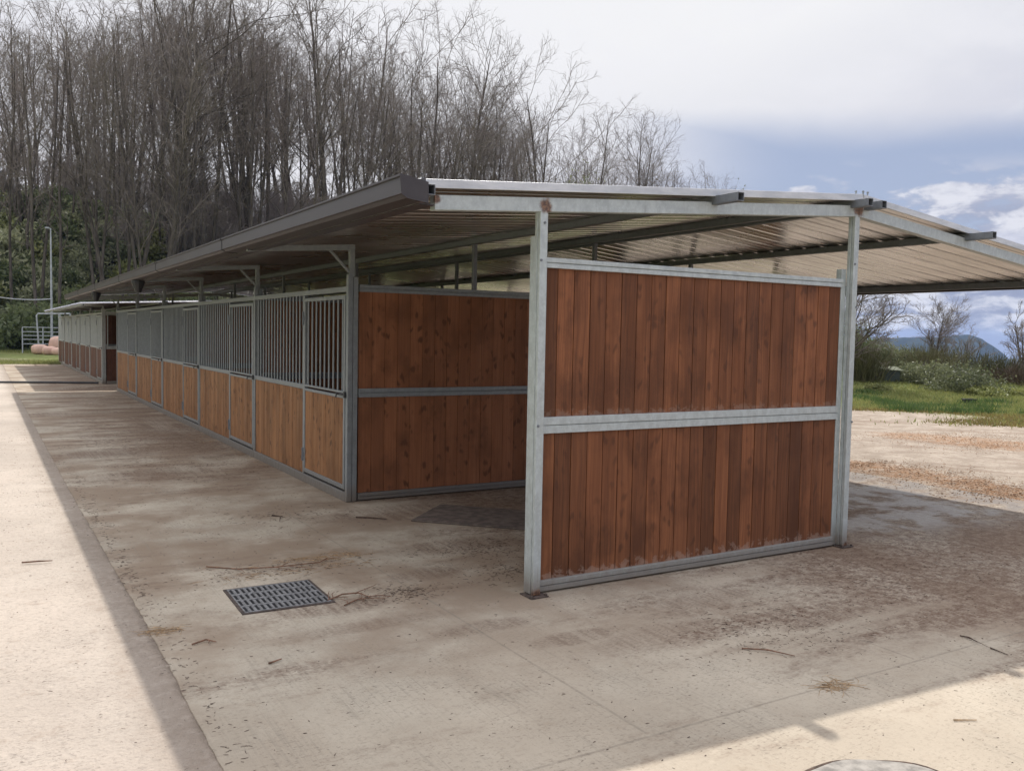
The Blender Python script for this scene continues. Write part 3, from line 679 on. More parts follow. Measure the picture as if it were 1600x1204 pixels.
# concrete inspection lid at the bottom of the picture
r = empty('inspection_cover', (-.19, -2.83, 0), R(8), label='round grey concrete inspection cover with a ring, in the sunlit slab', cat='cover')
ang = np.linspace(0, 2*math.pi, 40, endpoint=False); rr_ = .36*(1+.035*np.sin(ang*3+1)+.02*np.sin(ang*7))
mb = MB(); v = [(a*math.cos(q), a*math.sin(q), z) for z, k in ((.001, 1.), (.012, .985)) for q, a in zip(ang, rr_*k)]
mb.add(v, [(i, (i+1) % 40, 40+(i+1) % 40, 40+i) for i in range(40)]+[tuple(range(40, 80))]); mb.build('lid', M_CONLID, r)
q = np.linspace(0, 2*math.pi, 61); ra_ = .372*(1+.035*np.sin(q*3+1)+.02*np.sin(q*7)); mb = MB(); mb.tube(np.stack([ra_*np.cos(q), ra_*np.sin(q), np.full(61, .001)], -1), .005+.003*np.sin(q*5), 5, False); mb.build('rim', M_DARKBIT, r)
q = np.linspace(0, 2*math.pi, 25); mb = MB(); mb.tube(np.stack([.04+.09*np.cos(q), .03+.075*np.sin(q), np.full(25, .014)], -1), .006, 6); mb.build('ring', M_RUST, r)
# long bar lying across the aisle
mb = MB(); mb.tube([(-2.75, 25.4, .04), (-1.3, 24.9, .045), (-.05, 24.46, .04)], .032, 8)
o = mb.build('metal_pole', M_BLACK); tag(o, 'long dark pole lying across the aisle before the farther stable', 'pole')

def at_px(px, dist):
    """ground point in the direction of image column px at a horizontal distance"""
    dirn = cf+cr*(px-800)/FPX-cu*(530-602)/FPX; h = np.hypot(dirn[0], dirn[1]); return CAM[0]+dirn[0]/h*dist, CAM[1]+dirn[1]/h*dist
def azpx(px): x, y = at_px(px, 1.); return math.degrees(math.atan2(x-CAM[0], y-CAM[1]))
def z_at(px, py, dist):
    d_ = cf+cr*(px-800)/FPX-cu*(py-602)/FPX; return CAM[2]+d_[2]/np.hypot(d_[0], d_[1])*dist
# lamp pole and cable
x, y = at_px(81, 68); zt = z_at(81, 356, 68)
r = empty('lamp_pole', (x, y, H(x, y)), label='tall thin pale lamp pole at the foot of the wooded slope', cat='lamp post')
mb = MB(); mb.tube([(0, 0, 0), (0, 0, zt*.5), (0, 0, zt)], [.085, .07, .045], 8); mb.build('pole', M_PALEMETAL, r)
mb = MB(); mb.tube([(0, 0, zt-.05), (-.12, -.05, zt)], .03, 6); mb.box(-.34, -.10, -.14, .04, zt-.04, zt+.06); mb.build('lamp_head', M_PALEMETAL, r)
zc = z_at(81, 467, 68); x2, y2 = at_px(-60, 60); zc2 = z_at(-60, 452, 60)
mb = MB(); k = np.linspace(0, 1, 14)
mb.tube(np.stack([x+(x2-x)*k, y+(y2-y)*k, zc+(zc2-zc)*k-1.0*k*(1-k)], -1), .035, 5)
o = mb.build('overhead_cable', M_CABLE); tag(o, 'white cable hanging from the lamp pole towards the left', 'cable')
# pipe gates
def pipe_gate():
    p0 = np.array(at_px(35, 66)); p1 = np.array(at_px(100, 66)); r = empty('pipe_gate', (p0[0], p0[1], 0), label='pale five bar pipe gate behind the pink sacks', cat='gate')
    dv = p1-p0; zs = [z_at(35, yy, 66) for yy in (511, 518, 524, 530, 537)]
    mb = MB()
    for k in (0, .49, 1.): mb.tube([(dv[0]*k, dv[1]*k, -.05), (dv[0]*k, dv[1]*k, zs[0])], .04, 6)
    mb.build('upright', M_PALEMETAL, r)
    mb = MB()
    for z in zs: mb.tube([(0, 0, z), (dv[0], dv[1], z)], .028, 6)
    mb.build('rails', M_PALEMETAL, r)
pipe_gate()
p0 = np.array(at_px(61, 64)); p1 = np.array(at_px(110, 64)); dv = p1-p0; zt = z_at(58, 490, 64)
r = empty('pipe_arch', (p0[0], p0[1], 0), label='tall pale pipe frame standing in front of the pipe gate', cat='frame'); off = (np.array(at_px(57, 64))-p0)
mb = MB(); mb.tube([(0, 0, 0), (off[0]*.9, off[1]*.9, zt-.12), (off[0]+.1, off[1], zt), (dv[0], dv[1], zt+.05)], .05, 8); mb.build('bent_tube', M_PALEMETAL, r)
mb = MB(); mb.tube([(dv[0], dv[1], 0), (dv[0], dv[1], zt+.05)], .05, 8); mb.build('leg', M_PALEMETAL, r)
# sacks
def sack(px, pyb, w_, h_, seed, label, dist=62):
    x, y = at_px(px, dist); rs = np.random.RandomState(seed); mb = MB(); n, k = 14, 8; V = []; f = []
    for i in range(k+1):
        th = math.pi*i/k-math.pi/2
        for j in range(n):
            a = 2*math.pi*j/n; cr_ = max(0, math.cos(th))**.6; ss_ = math.copysign(abs(math.sin(th))**.75, math.sin(th))
            w2 = 1+.07*math.sin(3*a+seed)+.05*math.sin(5*a+2*th)+rs.uniform(-.02, .02)
            V.append((w_/2*cr_*math.cos(a)*w2, w_/2.6*cr_*math.sin(a)*w2, h_/2+h_/2*ss_))
    for i in range(k):
        for j in range(n): f.append((i*n+j, i*n+(j+1) % n, (i+1)*n+(j+1) % n, (i+1)*n+j))
    mb.add(V, f); o = mb.build('sack', M_SACK, smooth=True); o.location = (x, y, -.03); o.rotation_euler = (0, 0, -R(azpx(px)))
    tag(o, label, 'sack', 'pink sacks heaped before the pipe gate')
sack(61, 545, .95, .62, 1, 'rounded pink sack, leftmost of the heap before the pipe gate')
sack(76, 548, .8, .55, 2, 'small pink sack, middle of the heap before the pipe gate', 60.5)
sack(92, 548, .85, .48, 5, 'low pink sack at the stable end, in front of the high one', 60)
sack(96, 540, 1.5, 1.15, 3, 'high pale sack rising behind the others by the farther stable', 62.5)

# dark box in the grass and the little hut in the bushes
def ground_px(px, py, z=0.):
    d_ = cf+cr*(px-800)/FPX-cu*(py-602)/FPX; t_ = (z-CAM[2])/d_[2]; return CAM[0]+d_[0]*t_, CAM[1]+d_[1]*t_
x, y = ground_px(1514, 628)
r = empty('feed_trough', (x, y, H(x, y)), R(-32), label='small dark trough lying in the grass at the yard edge', cat='trough')
mb = MB(); mb.box(-.16, .16, -.1, .1, 0, .02); mb.box(-.16, .16, -.1, -.08, .02, .13); mb.box(-.16, .16, .08, .1, .02, .13); mb.box(-.16, -.14, -.08, .08, .02, .13); mb.box(.14, .16, -.08, .08, .02, .13); mb.build('tub', M_BLACK, r, .008)
mb = MB(); mb.box(-.18, .18, -.12, -.101, .115, .14); mb.box(-.18, .18, .101, .12, .115, .14); mb.build('rim', M_BLACK, r, .004)
x, y = at_px(1393, 34.5); zb = float(H(x, y))
r = empty('low_hut', (x, y, zb-.05), -R(azpx(1393))+.35, label='low dark hut with a mossy sloping roof among the bushes', cat='hut')
hh = (z_at(1393, 576, 34.5)-zb)/.6
mb = MB(); mb.box(-.5, .45, -.4, .6, 0, hh+.0); mb.build('wall', M_SHED, r)
mb = MB(); mb.add([(-.6, -.5, hh), (.6, -.5, hh-.04), (.6, .75, hh+.16), (-.6, .75, hh+.2), (-.6, -.5, hh+.05), (.6, -.5, hh+.01), (.6, .75, hh+.21), (-.6, .75, hh+.25)],
                  [(0, 3, 2, 1), (4, 5, 6, 7), (0, 1, 5, 4), (1, 2, 6, 5), (2, 3, 7, 6), (3, 0, 4, 7)]); mb.build('roof', M_SHEDROOF, r)

r.scale = (.6, .6, .6)
# ------------------------------------------------------------------ twigs, straw and muck on the concrete
def twig(pts, rad, label, branches=0, seed=0, mt=M_STICK):
    rs = random.Random(seed); mb = MB(); P = []
    for i, p in enumerate(pts):
        gx, gy = ground_px(*p); P.append((gx, gy, rad*1.1+.002+(rs.uniform(0, .012) if 0 < i < len(pts)-1 else 0)))
    mb.tube(P, [rad]*(len(P)-1)+[rad*.5], 5)
    for b in range(branches):
        i = rs.randrange(0, len(P)-1); k = rs.random(); a = np.array(P[i])*(1-k)+np.array(P[i+1])*k; dv = np.array(P[i+1])-np.array(P[i]); dv /= np.linalg.norm(dv)
        an = rs.choice((-1, 1))*rs.uniform(.4, 1.0); L = rs.uniform(.08, .24); q = np.array([dv[0]*math.cos(an)-dv[1]*math.sin(an), dv[0]*math.sin(an)+dv[1]*math.cos(an), 0])
        mb.tube([a, a+q*L*.5+[0, 0, .006], a+q*L+[rs.uniform(-.03, .03), rs.uniform(-.03, .03), .002]], [rad*.6, rad*.5, rad*.3], 4)
    o = mb.build('twig', mt); tag(o, label, 'twig', 'fallen twigs on the concrete')
twig([(322, 886), (370, 890), (430, 889), (500, 881), (512, 872)], .0045, 'long thin twig lying behind the drain grate', 5, 1)
twig([(512, 939), (535, 932), (560, 930), (578, 934)], .005, 'forked twig touching the near right corner of the drain grate', 7, 2)
twig([(538, 947), (552, 941), (565, 935)], .005, 'short twig just beyond the forked one by the drain grate', 2, 3)
twig([(556, 809), (578, 810), (604, 812)], .007, 'dark straight stick below the corner of the first horse box', 0, 4, M_DARKBIT)
twig([(425, 806), (442, 808)], .007, 'short dark stick in the aisle before the first door', 1, 5, M_DARKBIT)
twig([(1159, 1014), (1200, 1019), (1242, 1026)], .0045, 'straight reddish stick on the muck in front of the boarded panel', 0, 6)
twig([(1500, 994), (1515, 998), (1527, 1004)], .004, 'small dark stick near the right edge', 1, 7, M_DARKBIT)
twig([(1547, 1013), (1575, 1024)], .004, 'dark stick near the right edge, closest to the sunlit strip', 0, 8, M_DARKBIT)
twig([(300, 1008), (322, 1002), (338, 1004)], .005, 'bent twig left of and below the drain grate', 1, 9)
twig([(420, 1038), (440, 1031)], .006, 'short twig on the concrete below the drain grate', 0, 10)
twig([(34, 880), (62, 879), (82, 877)], .006, 'thin twig on the sunlit apron', 0, 11)
twig([(1490, 1126), (1526, 1126)], .004, 'pale straw stalk on the sunlit concrete at lower right', 0, 12, M_STRAW)

def litter(name, n, region, mt, size, thick, label, seed, cluster=None, flat=True):
    rs = np.random.RandomState(seed); mb = MB(); i = 0
    while i < n:
        if cluster:
            c = cluster[rs.randint(len(cluster))]; gx, gy = c[0]+rs.normal()*c[2], c[1]+rs.normal()*c[3]
        else:
            gx, gy = rs.uniform(region[0], region[1]), rs.uniform(region[2], region[3])
        if XF-.05 < gx < XB+.05 and gy > YC-.02: continue
        a = rs.uniform(0, math.pi) if rs.rand() > .5 else rs.normal()*.5; L = size*rs.uniform(.4, 1.6); th = thick*rs.uniform(.6, 1.4); dx_, dy_ = math.cos(a)*L/2, math.sin(a)*L/2
        bend = rs.normal()*L*.12; zz = th*.9+(H(gx, gy)+.02 if gx > 6.75 else 0)
        mb.tube([(gx-dx_, gy-dy_, zz), (gx-dy_/L*bend*2, gy+dx_/L*bend*2, zz+rs.uniform(0, L*.08)), (gx+dx_, gy+dy_, zz)], [th*.7, th, th*.6], 3, False, rs.rand()); i += 1
    o = mb.build(name, mt); return tag(o, label, 'litter', kind='stuff')
litter('straw_litter', 4500, (-5, 6.6, -3.6, 12), M_DARKBIT, .013, .0014, 'dark scraps of stalk and muck strewn over the concrete', 1)
litter('straw_wisps', 420, None, M_STRAW, .085, .0012, 'wisps of straw gathered in small heaps on the concrete', 2,
       [(-1.0, 1.6, .28, .05), (-.75, 1.62, .12, .05), (-2.22, .45, .06, .04), (.55, -1.95, .06, .03), (-1.2, 1.35, .3, .06), (.02, 7.3, .05, .4), (-.1, 9.4, .1, .5)])
litter('muck_scraps', 3600, None, M_DARKBIT, .022, .0013, 'thicker scatter of brown stalks along the joints and before the boxes', 3,
       [(-2.22, 1., .05, 2.), (-2.2, 4., .05, 2.), (-1.2, 1.45, .35, .12), (.2, .6, .2, .15), (.9, 1.2, .45, .3), (.3, 1.3, .25, .2), (-.6, 3.2, .5, .3), (-1.0, 6.5, .5, .7), (-1.2, 9., .5, 1.), (2.2, -.9, .8, .3), (3.6, -.6, .9, .4), (.9, -1.2, .3, .2), (1.6, 1.0, .5, .2), (-.7, .5, .15, .1), (-.3, 22.5, .5, .5)])
def shav(pxs):
    return [(*ground_px(px, py), 1.0*sx, .35*sx) for px, py, sx in pxs]
litter('wood_shavings', 6500, None, M_CHIP, .018, .0035, 'orange wood shavings spread in patches over the bare yard', 4,
       shav([(1440, 678, 1.0), (1490, 683, 1.1), (1540, 690, 1.1), (1580, 696, .8), (1350, 724, .4), (1400, 731, .5), (1450, 741, .5), (1500, 752, .45), (1550, 762, .45), (1590, 771, .4)]))

# ------------------------------------------------------------------ plants
def limb(rs, p, d, L, nseg, wob, up):
    pts = [np.array(p, float)]; d = np.array(d, float)
    for i in range(nseg):
        d = d+rs.normal(size=3)*wob+np.array([0, 0, up]); d /= np.linalg.norm(d); pts.append(pts[-1]+d*L/nseg)
    return np.array(pts)
def perp_dir(rs, d, ang):
    a = np.cross(d, rs.normal(size=3)); a /= np.linalg.norm(a)+1e-9; v = d*math.cos(ang)+a*math.sin(ang); return v/np.linalg.norm(v)
def along(pts, k):
    s = k*(len(pts)-1); i = min(int(s), len(pts)-2); f = s-i; return pts[i]*(1-f)+pts[i+1]*f, (pts[i+1]-pts[i])/np.linalg.norm(pts[i+1]-pts[i])
def bare_tree(seed, h, stems=1, first=.38, n1=20, n2=6, n3=5, n4=2, spread=.5, len1=.30, r0=.17, twig_r=.0088):
    """trunk mesh (stem and main limbs) and crown mesh (branches and twigs)"""
    rs = np.random.RandomState(seed); T, C = MB(), MB(); T.smooth = C.smooth = True
    for s in range(stems):
        lean = rs.normal(size=2)*(.05 if stems == 1 else .13); hs = h*(1 if s == 0 else rs.uniform(.75, .98)); rr = r0*(1 if s == 0 else rs.uniform(.6, .85))
        st = limb(rs, (rs.uniform(-.25, .25)*(stems > 1), rs.uniform(-.25, .25)*(stems > 1), -.4), (lean[0], lean[1], 1), hs, 12, .035, .05)
        kk = np.linspace(0, 1, len(st)); rad = rr*(1-kk)**.62+.018; rad[0] *= 1.35
        T.tube(st, rad, 8)
        for i in range(n1//stems+ (2 if stems > 1 else 0)):
            k = first+(1-first)*(i+rs.rand())/(n1//stems+2); p, d = along(st, min(k, .985)); L = h*len1*(.62+.5*math.sin(math.pi*(.15+.72*(k-first)/(1-first))))*rs.uniform(.6, 1.25)
            b = limb(rs, p, perp_dir(rs, d, rs.uniform(.55, 1.0)*spread*1.6), L, 6, .12, .06); r1 = max(.02, rr*(1-k)**.8*.55)
            (T if r1 > .035 else C).tube(b, np.linspace(r1, .016, 7), 5, False)
            for j in range(n2):
                k2 = .15+.85*(j+rs.rand())/n2; p2, d2 = along(b, min(k2, .99)); L2 = L*.48*(1.2-.7*k2)*rs.uniform(.6, 1.2)
                b2 = limb(rs, p2, perp_dir(rs, d2, rs.uniform(.4, .9)), L2, 4, .16, .04); C.tube(b2, np.linspace(max(twig_r*1.6, r1*.42), twig_r, 5), 4, False)
                for q in range(n3):
                    k3 = .15+.85*(q+rs.rand())/n3; p3, d3 = along(b2, min(k3, .99)); L3 = L2*.5*rs.uniform(.5, 1.2)
                    b3 = limb(rs, p3, perp_dir(rs, d3, rs.uniform(.4, .9)), L3, 2, .18, .03); C.tube(b3, [twig_r*1.05, twig_r*.85, twig_r*.5], 3, False)
                    for u in range(n4):
                        p4, d4 = along(b3, rs.uniform(.2, .98)); L4 = L3*rs.uniform(.35, .75); C.tube(limb(rs, p4, perp_dir(rs, d4, rs.uniform(.4, .9)), L4, 1, .1, .05), [twig_r*.8, twig_r*.4], 3, False)
    return T, C
TREES = []
def make_proto(name, bark, twigm, **kw):
    T, C = bare_tree(**kw); r = empty(name); T.build('trunk', bark, r); C.build('crown', twigm, r); return r
protos = {}
spec = {'tall': dict(h=20, n1=24, first=.36, spread=.52, len1=.27, r0=.17, n2=7), 'slim': dict(h=19, first=.34, n1=16, n2=4, n3=4, spread=.50, len1=.19, r0=.10), 'fork': dict(h=20, stems=2, first=.32, n1=24, spread=.50, len1=.26, r0=.13),
        'wide': dict(h=20, first=.32, n1=22, spread=.62, len1=.40, r0=.24), 'coppice': dict(h=16, stems=4, first=.22, n1=30, spread=.55, len1=.34, r0=.13), 'slim2': dict(h=20, first=.30, n1=17, n2=4, n3=4, spread=.52, len1=.18, r0=.105), 'lean': dict(h=18, first=.36, n1=18, n2=5, spread=.55, len1=.25, r0=.12)}
used = {}
def place_tree(kind, x, y, height, rz, label, group, name='bare_tree', base_h=None):
    if kind not in protos:
        protos[kind] = make_proto(name, M_BARK, M_TWIG, seed=sorted(spec).index(kind)*7+3, **spec[kind]); r = protos[kind]
    else: r = copy_tree(protos[kind])
    s = height/spec[kind]['h']; r.location = (x, y, float(H(x, y))-.1); r.rotation_euler = (0, 0, rz); r.scale = (s, s, s); tag(r, label, 'tree', group); return r
G_WOOD = 'bare trees of the wood on the slope'
front = [  # column, top row, distance, kind, label
    (265, -70, 86, 'wide', 'big bare tree with long limbs arching to the left, tallest above the brown gutter'),
    (335, -60, 88, 'fork', 'forked tall bare tree next right of the big arching one'),
    (392, -40, 92, 'coppice', 'many stemmed bare tree between the forked tall tree and the bright gap of sky'),
    (512, -45, 88, 'tall', 'straight tall bare tree just right of the bright gap of sky'),
    (556, -15, 90, 'lean', 'tall bare tree leaning right beside the straight tall one'),
    (650, 66, 95, 'coppice', 'rounded many stemmed bare tree right above the corner of the gutter'),
    (722, 52, 96, 'tall', 'bare tree with round fan crown, tallest above the metal roof edge'),
    (770, 130, 98, 'slim', 'slim lower bare tree just right of the round fan crown'),
    (850, 122, 98, 'coppice', 'bare tree with several thick upright shoots above the near roof beam post'),
    (925, 152, 102, 'lean', 'thin bare tree next right of the one with upright shoots'),
    (978, 172, 104, 'fork', 'forked bare tree near the right end of the wood'),
    (1015, 212, 106, 'coppice', 'bushy bare tree near the low right end of the wood'),
    (1055, 245, 108, 'slim2', 'low slender bare tree second from the right end of the wood'),
    (1092, 278, 110, 'coppice', 'lowest bare tree at the very right end of the wood')]
rs = random.Random(21)
for px, py, dist, kind, lab in front:
    x, y = at_px(px, dist); zt = z_at(px, py, dist); place_tree(kind, x, y, (zt-float(H(x, y)))*.95, rs.uniform(0, 6.28), lab, G_WOOD)
sil = ([-80, 0, 60, 110, 170, 230, 300, 430, 470, 520, 600, 650, 720, 780, 850, 930, 980, 1020, 1060, 1100], [0, 22, 30, 28, 20, 5, -20, 10, 70, 20, 95, 100, 85, 160, 165, 190, 205, 235, 262, 292])
lab_l = 'slender bare tree among others just like it in the wood left of the stable roof ridge'
n_w = 0
while n_w < 160:
    px = rs.uniform(600, 1100) if n_w > 122 else rs.uniform(-70, 640 if n_w >= 16 else 330)
    F = float(foot(azpx(px))); dist = F+(rs.uniform(2, 9) if n_w < 16 else rs.uniform(9, 50)); x, y = at_px(px, dist)
    top = np.interp(px, *sil)+abs(rs.gauss(0, 30)); hgt = (z_at(px, top, dist)-float(H(x, y)))*(.97 if px < 560 else .86)
    if hgt < 6: continue
    hgt = min(hgt, 25); place_tree(rs.choice(['slim', 'slim', 'slim2', 'slim2', 'lean', 'fork'] if n_w <= 122 else ['fork', 'coppice', 'lean', 'coppice', 'tall']), x, y, hgt, rs.uniform(0, 6.28), 'slender bare grey tree among others just like it in the dense wood on the slope', G_WOOD); n_w += 1

# leafy shrubs: many small leaves in clumps
def leaf_mesh(seed, rx, ry, rz, n, leaf, clumps=26, shell=.55, droop=0.):
    r = np.random.RandomState(seed); cen = r.normal(size=(clumps, 3)); cen /= np.linalg.norm(cen, axis=1)[:, None]; cen *= r.uniform(shell, 1, (clumps, 1)); cen[:, 2] = np.abs(cen[:, 2])*.95
    cr_ = r.uniform(.16, .36, clumps); ci = r.randint(clumps, size=n); p = cen[ci]+r.normal(size=(n, 3))*cr_[ci][:, None]*.6
    p[:, 2] = np.abs(p[:, 2]); p *= (rx, ry, rz)
    a = r.normal(size=(n, 3)); a /= np.linalg.norm(a, axis=1)[:, None]; b = np.cross(a, r.normal(size=(n, 3))); b /= np.linalg.norm(b, axis=1)[:, None]
    L = leaf*r.uniform(.5, 1.3, (n, 1)); V = np.stack([p-a*L, p-b*L*.45, p+a*L, p+b*L*.45], 1).reshape(-1, 3)
    mb = MB(); mb.v = [V]; mb.f = [(4*i, 4*i+1, 4*i+2, 4*i+3) for i in range(n)]; mb.a = list(np.clip(r.rand(n)*.5+r.rand(clumps)[ci]*.5, 0, 1)); mb.cnt = 4*n; return mb
def strand_mesh(seed, rx, ry, h, n, rad, bend=.25, sub=2):
    r = np.random.RandomState(seed); mb = MB()
    for i in range(n):
        x, y = r.normal()*rx*.35, r.normal()*ry*.35; L = h*r.uniform(.45, 1.05); d = np.array([x/rx*bend*2+r.normal()*bend, y/ry*bend*2+r.normal()*bend, 1.])
        s = limb(r, (x, y, 0), d/np.linalg.norm(d), L, 4, .08, .02); mb.tube(s, [rad, rad, rad*.8, rad*.7, rad*.4], 3, False, r.rand())
        for q in range(sub):
            p, dd = along(s, r.uniform(.35, .95)); mb.tube(limb(r, p, perp_dir(r, dd, r.uniform(.2, .6)), L*.3*r.uniform(.5, 1), 2, .1, .05), [rad*.7, rad*.6, rad*.3], 3, False, r.rand())
    return mb
def shrub(name, mesh, leafm, x, y, label, group=None, rz=0, s=1., stems=True, z=None):
    r = empty(name, (x, y, (float(H(x, y)) if z is None else z)-.05), rz, label=label, cat='shrub', group=group); mesh.build('foliage', leafm, r)
    if stems:
        mb = MB(); q = np.random.RandomState(5)
        for i in range(7): mb.tube(limb(q, (q.normal()*.15, q.normal()*.15, -.1), (q.normal()*.5, q.normal()*.5, 1), 1.1, 4, .15, .0), [.03, .025, .02, .015, .008], 4, False)
        mb.build('stems', M_BARK, r)
    r.scale = (s, s, s); return r
# undergrowth on the left slope
G_UND = 'evergreen undergrowth shrubs at the foot of the wood'
prot_u = [shrub('undergrowth_shrub', leaf_mesh(31+i, 2.4, 2.2, 2.0, 4600, .19, 34), [M_IVY, M_DEEP, M_YELLOWLEAF][i], *at_px(20+60*i, 76+3*i), 'dense ivy green shrub on the slope below the bare trunks', G_UND, i) for i in range(3)]
for i in range(165):
    px = rs.uniform(-70, 330) if i < 135 else rs.uniform(330, 560); F = float(foot(azpx(px))); k = rs.random(); dist = F+k*27; x, y = at_px(px, dist)
    c = copy_tree(prot_u[rs.choice([0, 1, 1, 1]) if k < .3 else rs.choice([0, 0, 2, 1, 2 if 140 < px < 330 else 0])]); c.location = (x, y, float(H(x, y))-.15); s = rs.uniform(.6, 1.35); c.scale = (s, s, s*rs.uniform(.8, 1.3)); c.rotation_euler = (0, 0, rs.uniform(0, 6.28))
# bare twiggy brush between the trunks
G_BR = 'bare twiggy brush between the tree trunks'
def brush(seed): return bare_tree(seed, 5.5, stems=6, first=.12, n1=36, n2=7, n3=5, n4=2, spread=.6, len1=.42, r0=.045, twig_r=.012)
pb = []
for sd_ in (51, 52, 53):
    T, C = brush(sd_); r = empty('brush', (*at_px(200+90*(sd_-51), 88), 0), label='pale leafless brush under the bare trees on the slope', cat='shrub', group=G_BR); T.build('stems', M_TWIG, r); C.build('twigs', M_TWIGP, r); x, y, _ = r.location; r.location.z = float(H(x, y)); pb.append(r)
for i in range(95):
    px = rs.uniform(260, 640) if i < 60 else (rs.uniform(-60, 260) if i < 74 else rs.uniform(640, 1060)); F = float(foot(azpx(px))); dist = F+(rs.uniform(14, 40) if px > 260 else rs.uniform(26, 42)); x, y = at_px(px, dist); c = copy_tree(pb[i % 3])
    c.location = (x, y, float(H(x, y))-.1); s = rs.uniform(.6, 1.35); c.scale = (s, s, s); c.rotation_euler = (0, 0, rs.uniform(0, 6.28))
# light green tree top over the roof
def leafy_tree(px, py, dist, label, leafm, wide, seed):
    x, y = at_px(px, dist); zb = float(H(x, y)); zt = z_at(px, py, dist); r = empty('leafy_tree', (x, y, zb), label=label, cat='tree'); h = zt-zb
    mb = MB(); mb.tube(limb(np.random.RandomState(seed), (0, 0, -.2), (.03, 0, 1), h*.75, 6, .04, .03), np.linspace(.2, .06, 7), 7); mb.build('trunk', M_BARK, r)
    o = leaf_mesh(seed, wide, wide, h*.5, 3500, .16, 30).build('crown', leafm, r); o.location = (0, 0, h*.5)
leafy_tree(1148, 293, 88, 'small yellow green leafy tree top peeping over the metal roof edge', M_YELLOWLEAF, 1.5, 71)
leafy_tree(905, 270, 92, 'olive green leafy tree half hidden among the bare trunks above the roof', M_IVY, 2.6, 72)

# right hand side: hedge bank, bare trees
spec['small'] = dict(h=5, stems=3, first=.22, n1=24, n2=7, n3=5, n4=2, spread=.6, len1=.36, r0=.07, twig_r=.007)
spec['small2'] = dict(h=6.5, stems=1, first=.25, n1=30, n2=9, n3=7, n4=3, spread=.72, len1=.44, r0=.11, twig_r=.008)
x, y = at_px(1322, 33); place_tree('small2', x, y, 4.3, 2.1, 'bare spreading tree whose branches reach out from behind the right gable post', None)
x, y = at_px(1462, 40); place_tree('small2', x, y, z_at(1462, 484, 40)-float(H(x, y)), .4, 'small bare tree standing alone above the bushes in front of the mountain', None)
x, y = at_px(1512, 44); place_tree('small', x, y, 2.0, 3.4, 'low bare sapling among the bushes, right of the lone bare tree', None)
x, y = at_px(1606, 42); place_tree('small', x, y, 2.7, 1.4, 'bare thin tree at the right edge of the view', None)
right = [  # column, distance, size (w, h), kind, label
    (1350, 34, (.8, 1.25), 'broom', 'upright green broom bush beside the right gable post'),
    (1385, 42, (1.6, .95), 'deep', 'dark green shrub on top of the bank left of the lone bare tree'),
    (1350, 42, (1.6, 1.1), 'deep', 'dark shrub on the bank behind the broom bush'),
    (1425, 41, (1.7, .75), 'dry', 'brown dried bramble mound above the low hut'),
    (1428, 35.5, (.85, .7), 'bramble', 'olive bramble bush right of the low hut'),
    (1445, 35, (1.2, .85), 'bramble', 'pale green bramble bush below the lone bare tree'),
    (1463, 38, (1.3, 1.2), 'broom', 'thin brown green broom bush under the lone bare tree'),
    (1512, 33, (1.35, 1.05), 'rough', 'large rounded grey green shrub, biggest of the hedge'),
    (1480, 35, (1.2, 1.0), 'bramble', 'grey green bramble between the broom and the large rounded shrub'),
    (1548, 40, (1.7, 1.0), 'broom', 'wide olive broom bush right of the large rounded shrub'),
    (1580, 40, (1.4, .5), 'dry', 'low brown shrub near the right edge of the view'),
    (1612, 38, (1.5, .85), 'dry', 'brown twiggy shrub cut by the right edge of the view'),
    (1545, 32, (.75, .35), 'green', 'small bright green low plant at the foot of the hedge'),
    (1575, 33, (.7, .32), 'green', 'second small green plant at the foot of the hedge, further right'),
    (1374, 31.6, (.42, .28), 'yellow', 'small yellowish bush in front of the low hut'),
    (1338, 38, (1.1, 1.7), 'deep', 'tall dark shrub behind the right gable post on the bank'),
    (1432, 39, (.9, .95), 'rough', 'grey green shrub standing out of the brown bramble mound'),
    (1365, 39, (1.2, 1.2), 'bramble', 'pale shrub on the bank between the gable post and the dark shrub'),
    (1400, 46, (2.5, .9), 'broom', 'tall brown broom behind the bank, left of the lone bare tree')]
for i, (px, dist, (wd, ht), kind, lab) in enumerate(right):
    x, y = at_px(px, dist)
    if kind == 'broom': ms, mt_ = strand_mesh(80+i, wd, wd, ht, 420, .009, .22, 3), M_BROOM
    elif kind == 'dry': ms, mt_ = strand_mesh(80+i, wd*1.3, wd, ht, 420, .009, .5, 4), M_DRY
    else: ms, mt_ = leaf_mesh(80+i, wd, wd*.9, ht*.85, 6500, .05, 40, .5), {'deep': M_DEEP, 'bramble': M_SCRUB, 'rough': M_SCRUB, 'green': M_GRASS, 'yellow': M_YELLOWLEAF}[kind]
    shrub('bush', ms, mt_, x, y, lab, 'bushes of the hedge beyond the yard', rs.uniform(0, 6), 1., kind not in ('green', 'yellow'))
for i in range(24):                                                      # the hedge goes on behind
    px = rs.uniform(1330, 1640) if i < 15 else rs.uniform(1335, 1440); dist = rs.uniform(39, 46)+(0 if px < 1470 else 6); x, y = at_px(px, dist); src = None
    if i < 3: src = shrub('bush', strand_mesh(130+i, 1.5, 1.3, 1.1, 320, .010, .35, 3) if i != 1 else leaf_mesh(130, 1.5, 1.3, .9, 5000, .06, 34), [M_BROOM, M_SCRUB, M_DRY][i], x, y, 'rough low bush in the tangled back of the hedge', 'bushes in the tangled back of the hedge'); globals().setdefault('HB', []).append(src)
    else:
        c = copy_tree(HB[i % 3]); c.location = (x, y, float(H(x, y))-.1); s = rs.uniform(.4, .7)*(1 if px < 1470 else .7); c.scale = (s, s, s); c.rotation_euler = (0, 0, rs.uniform(0, 6))
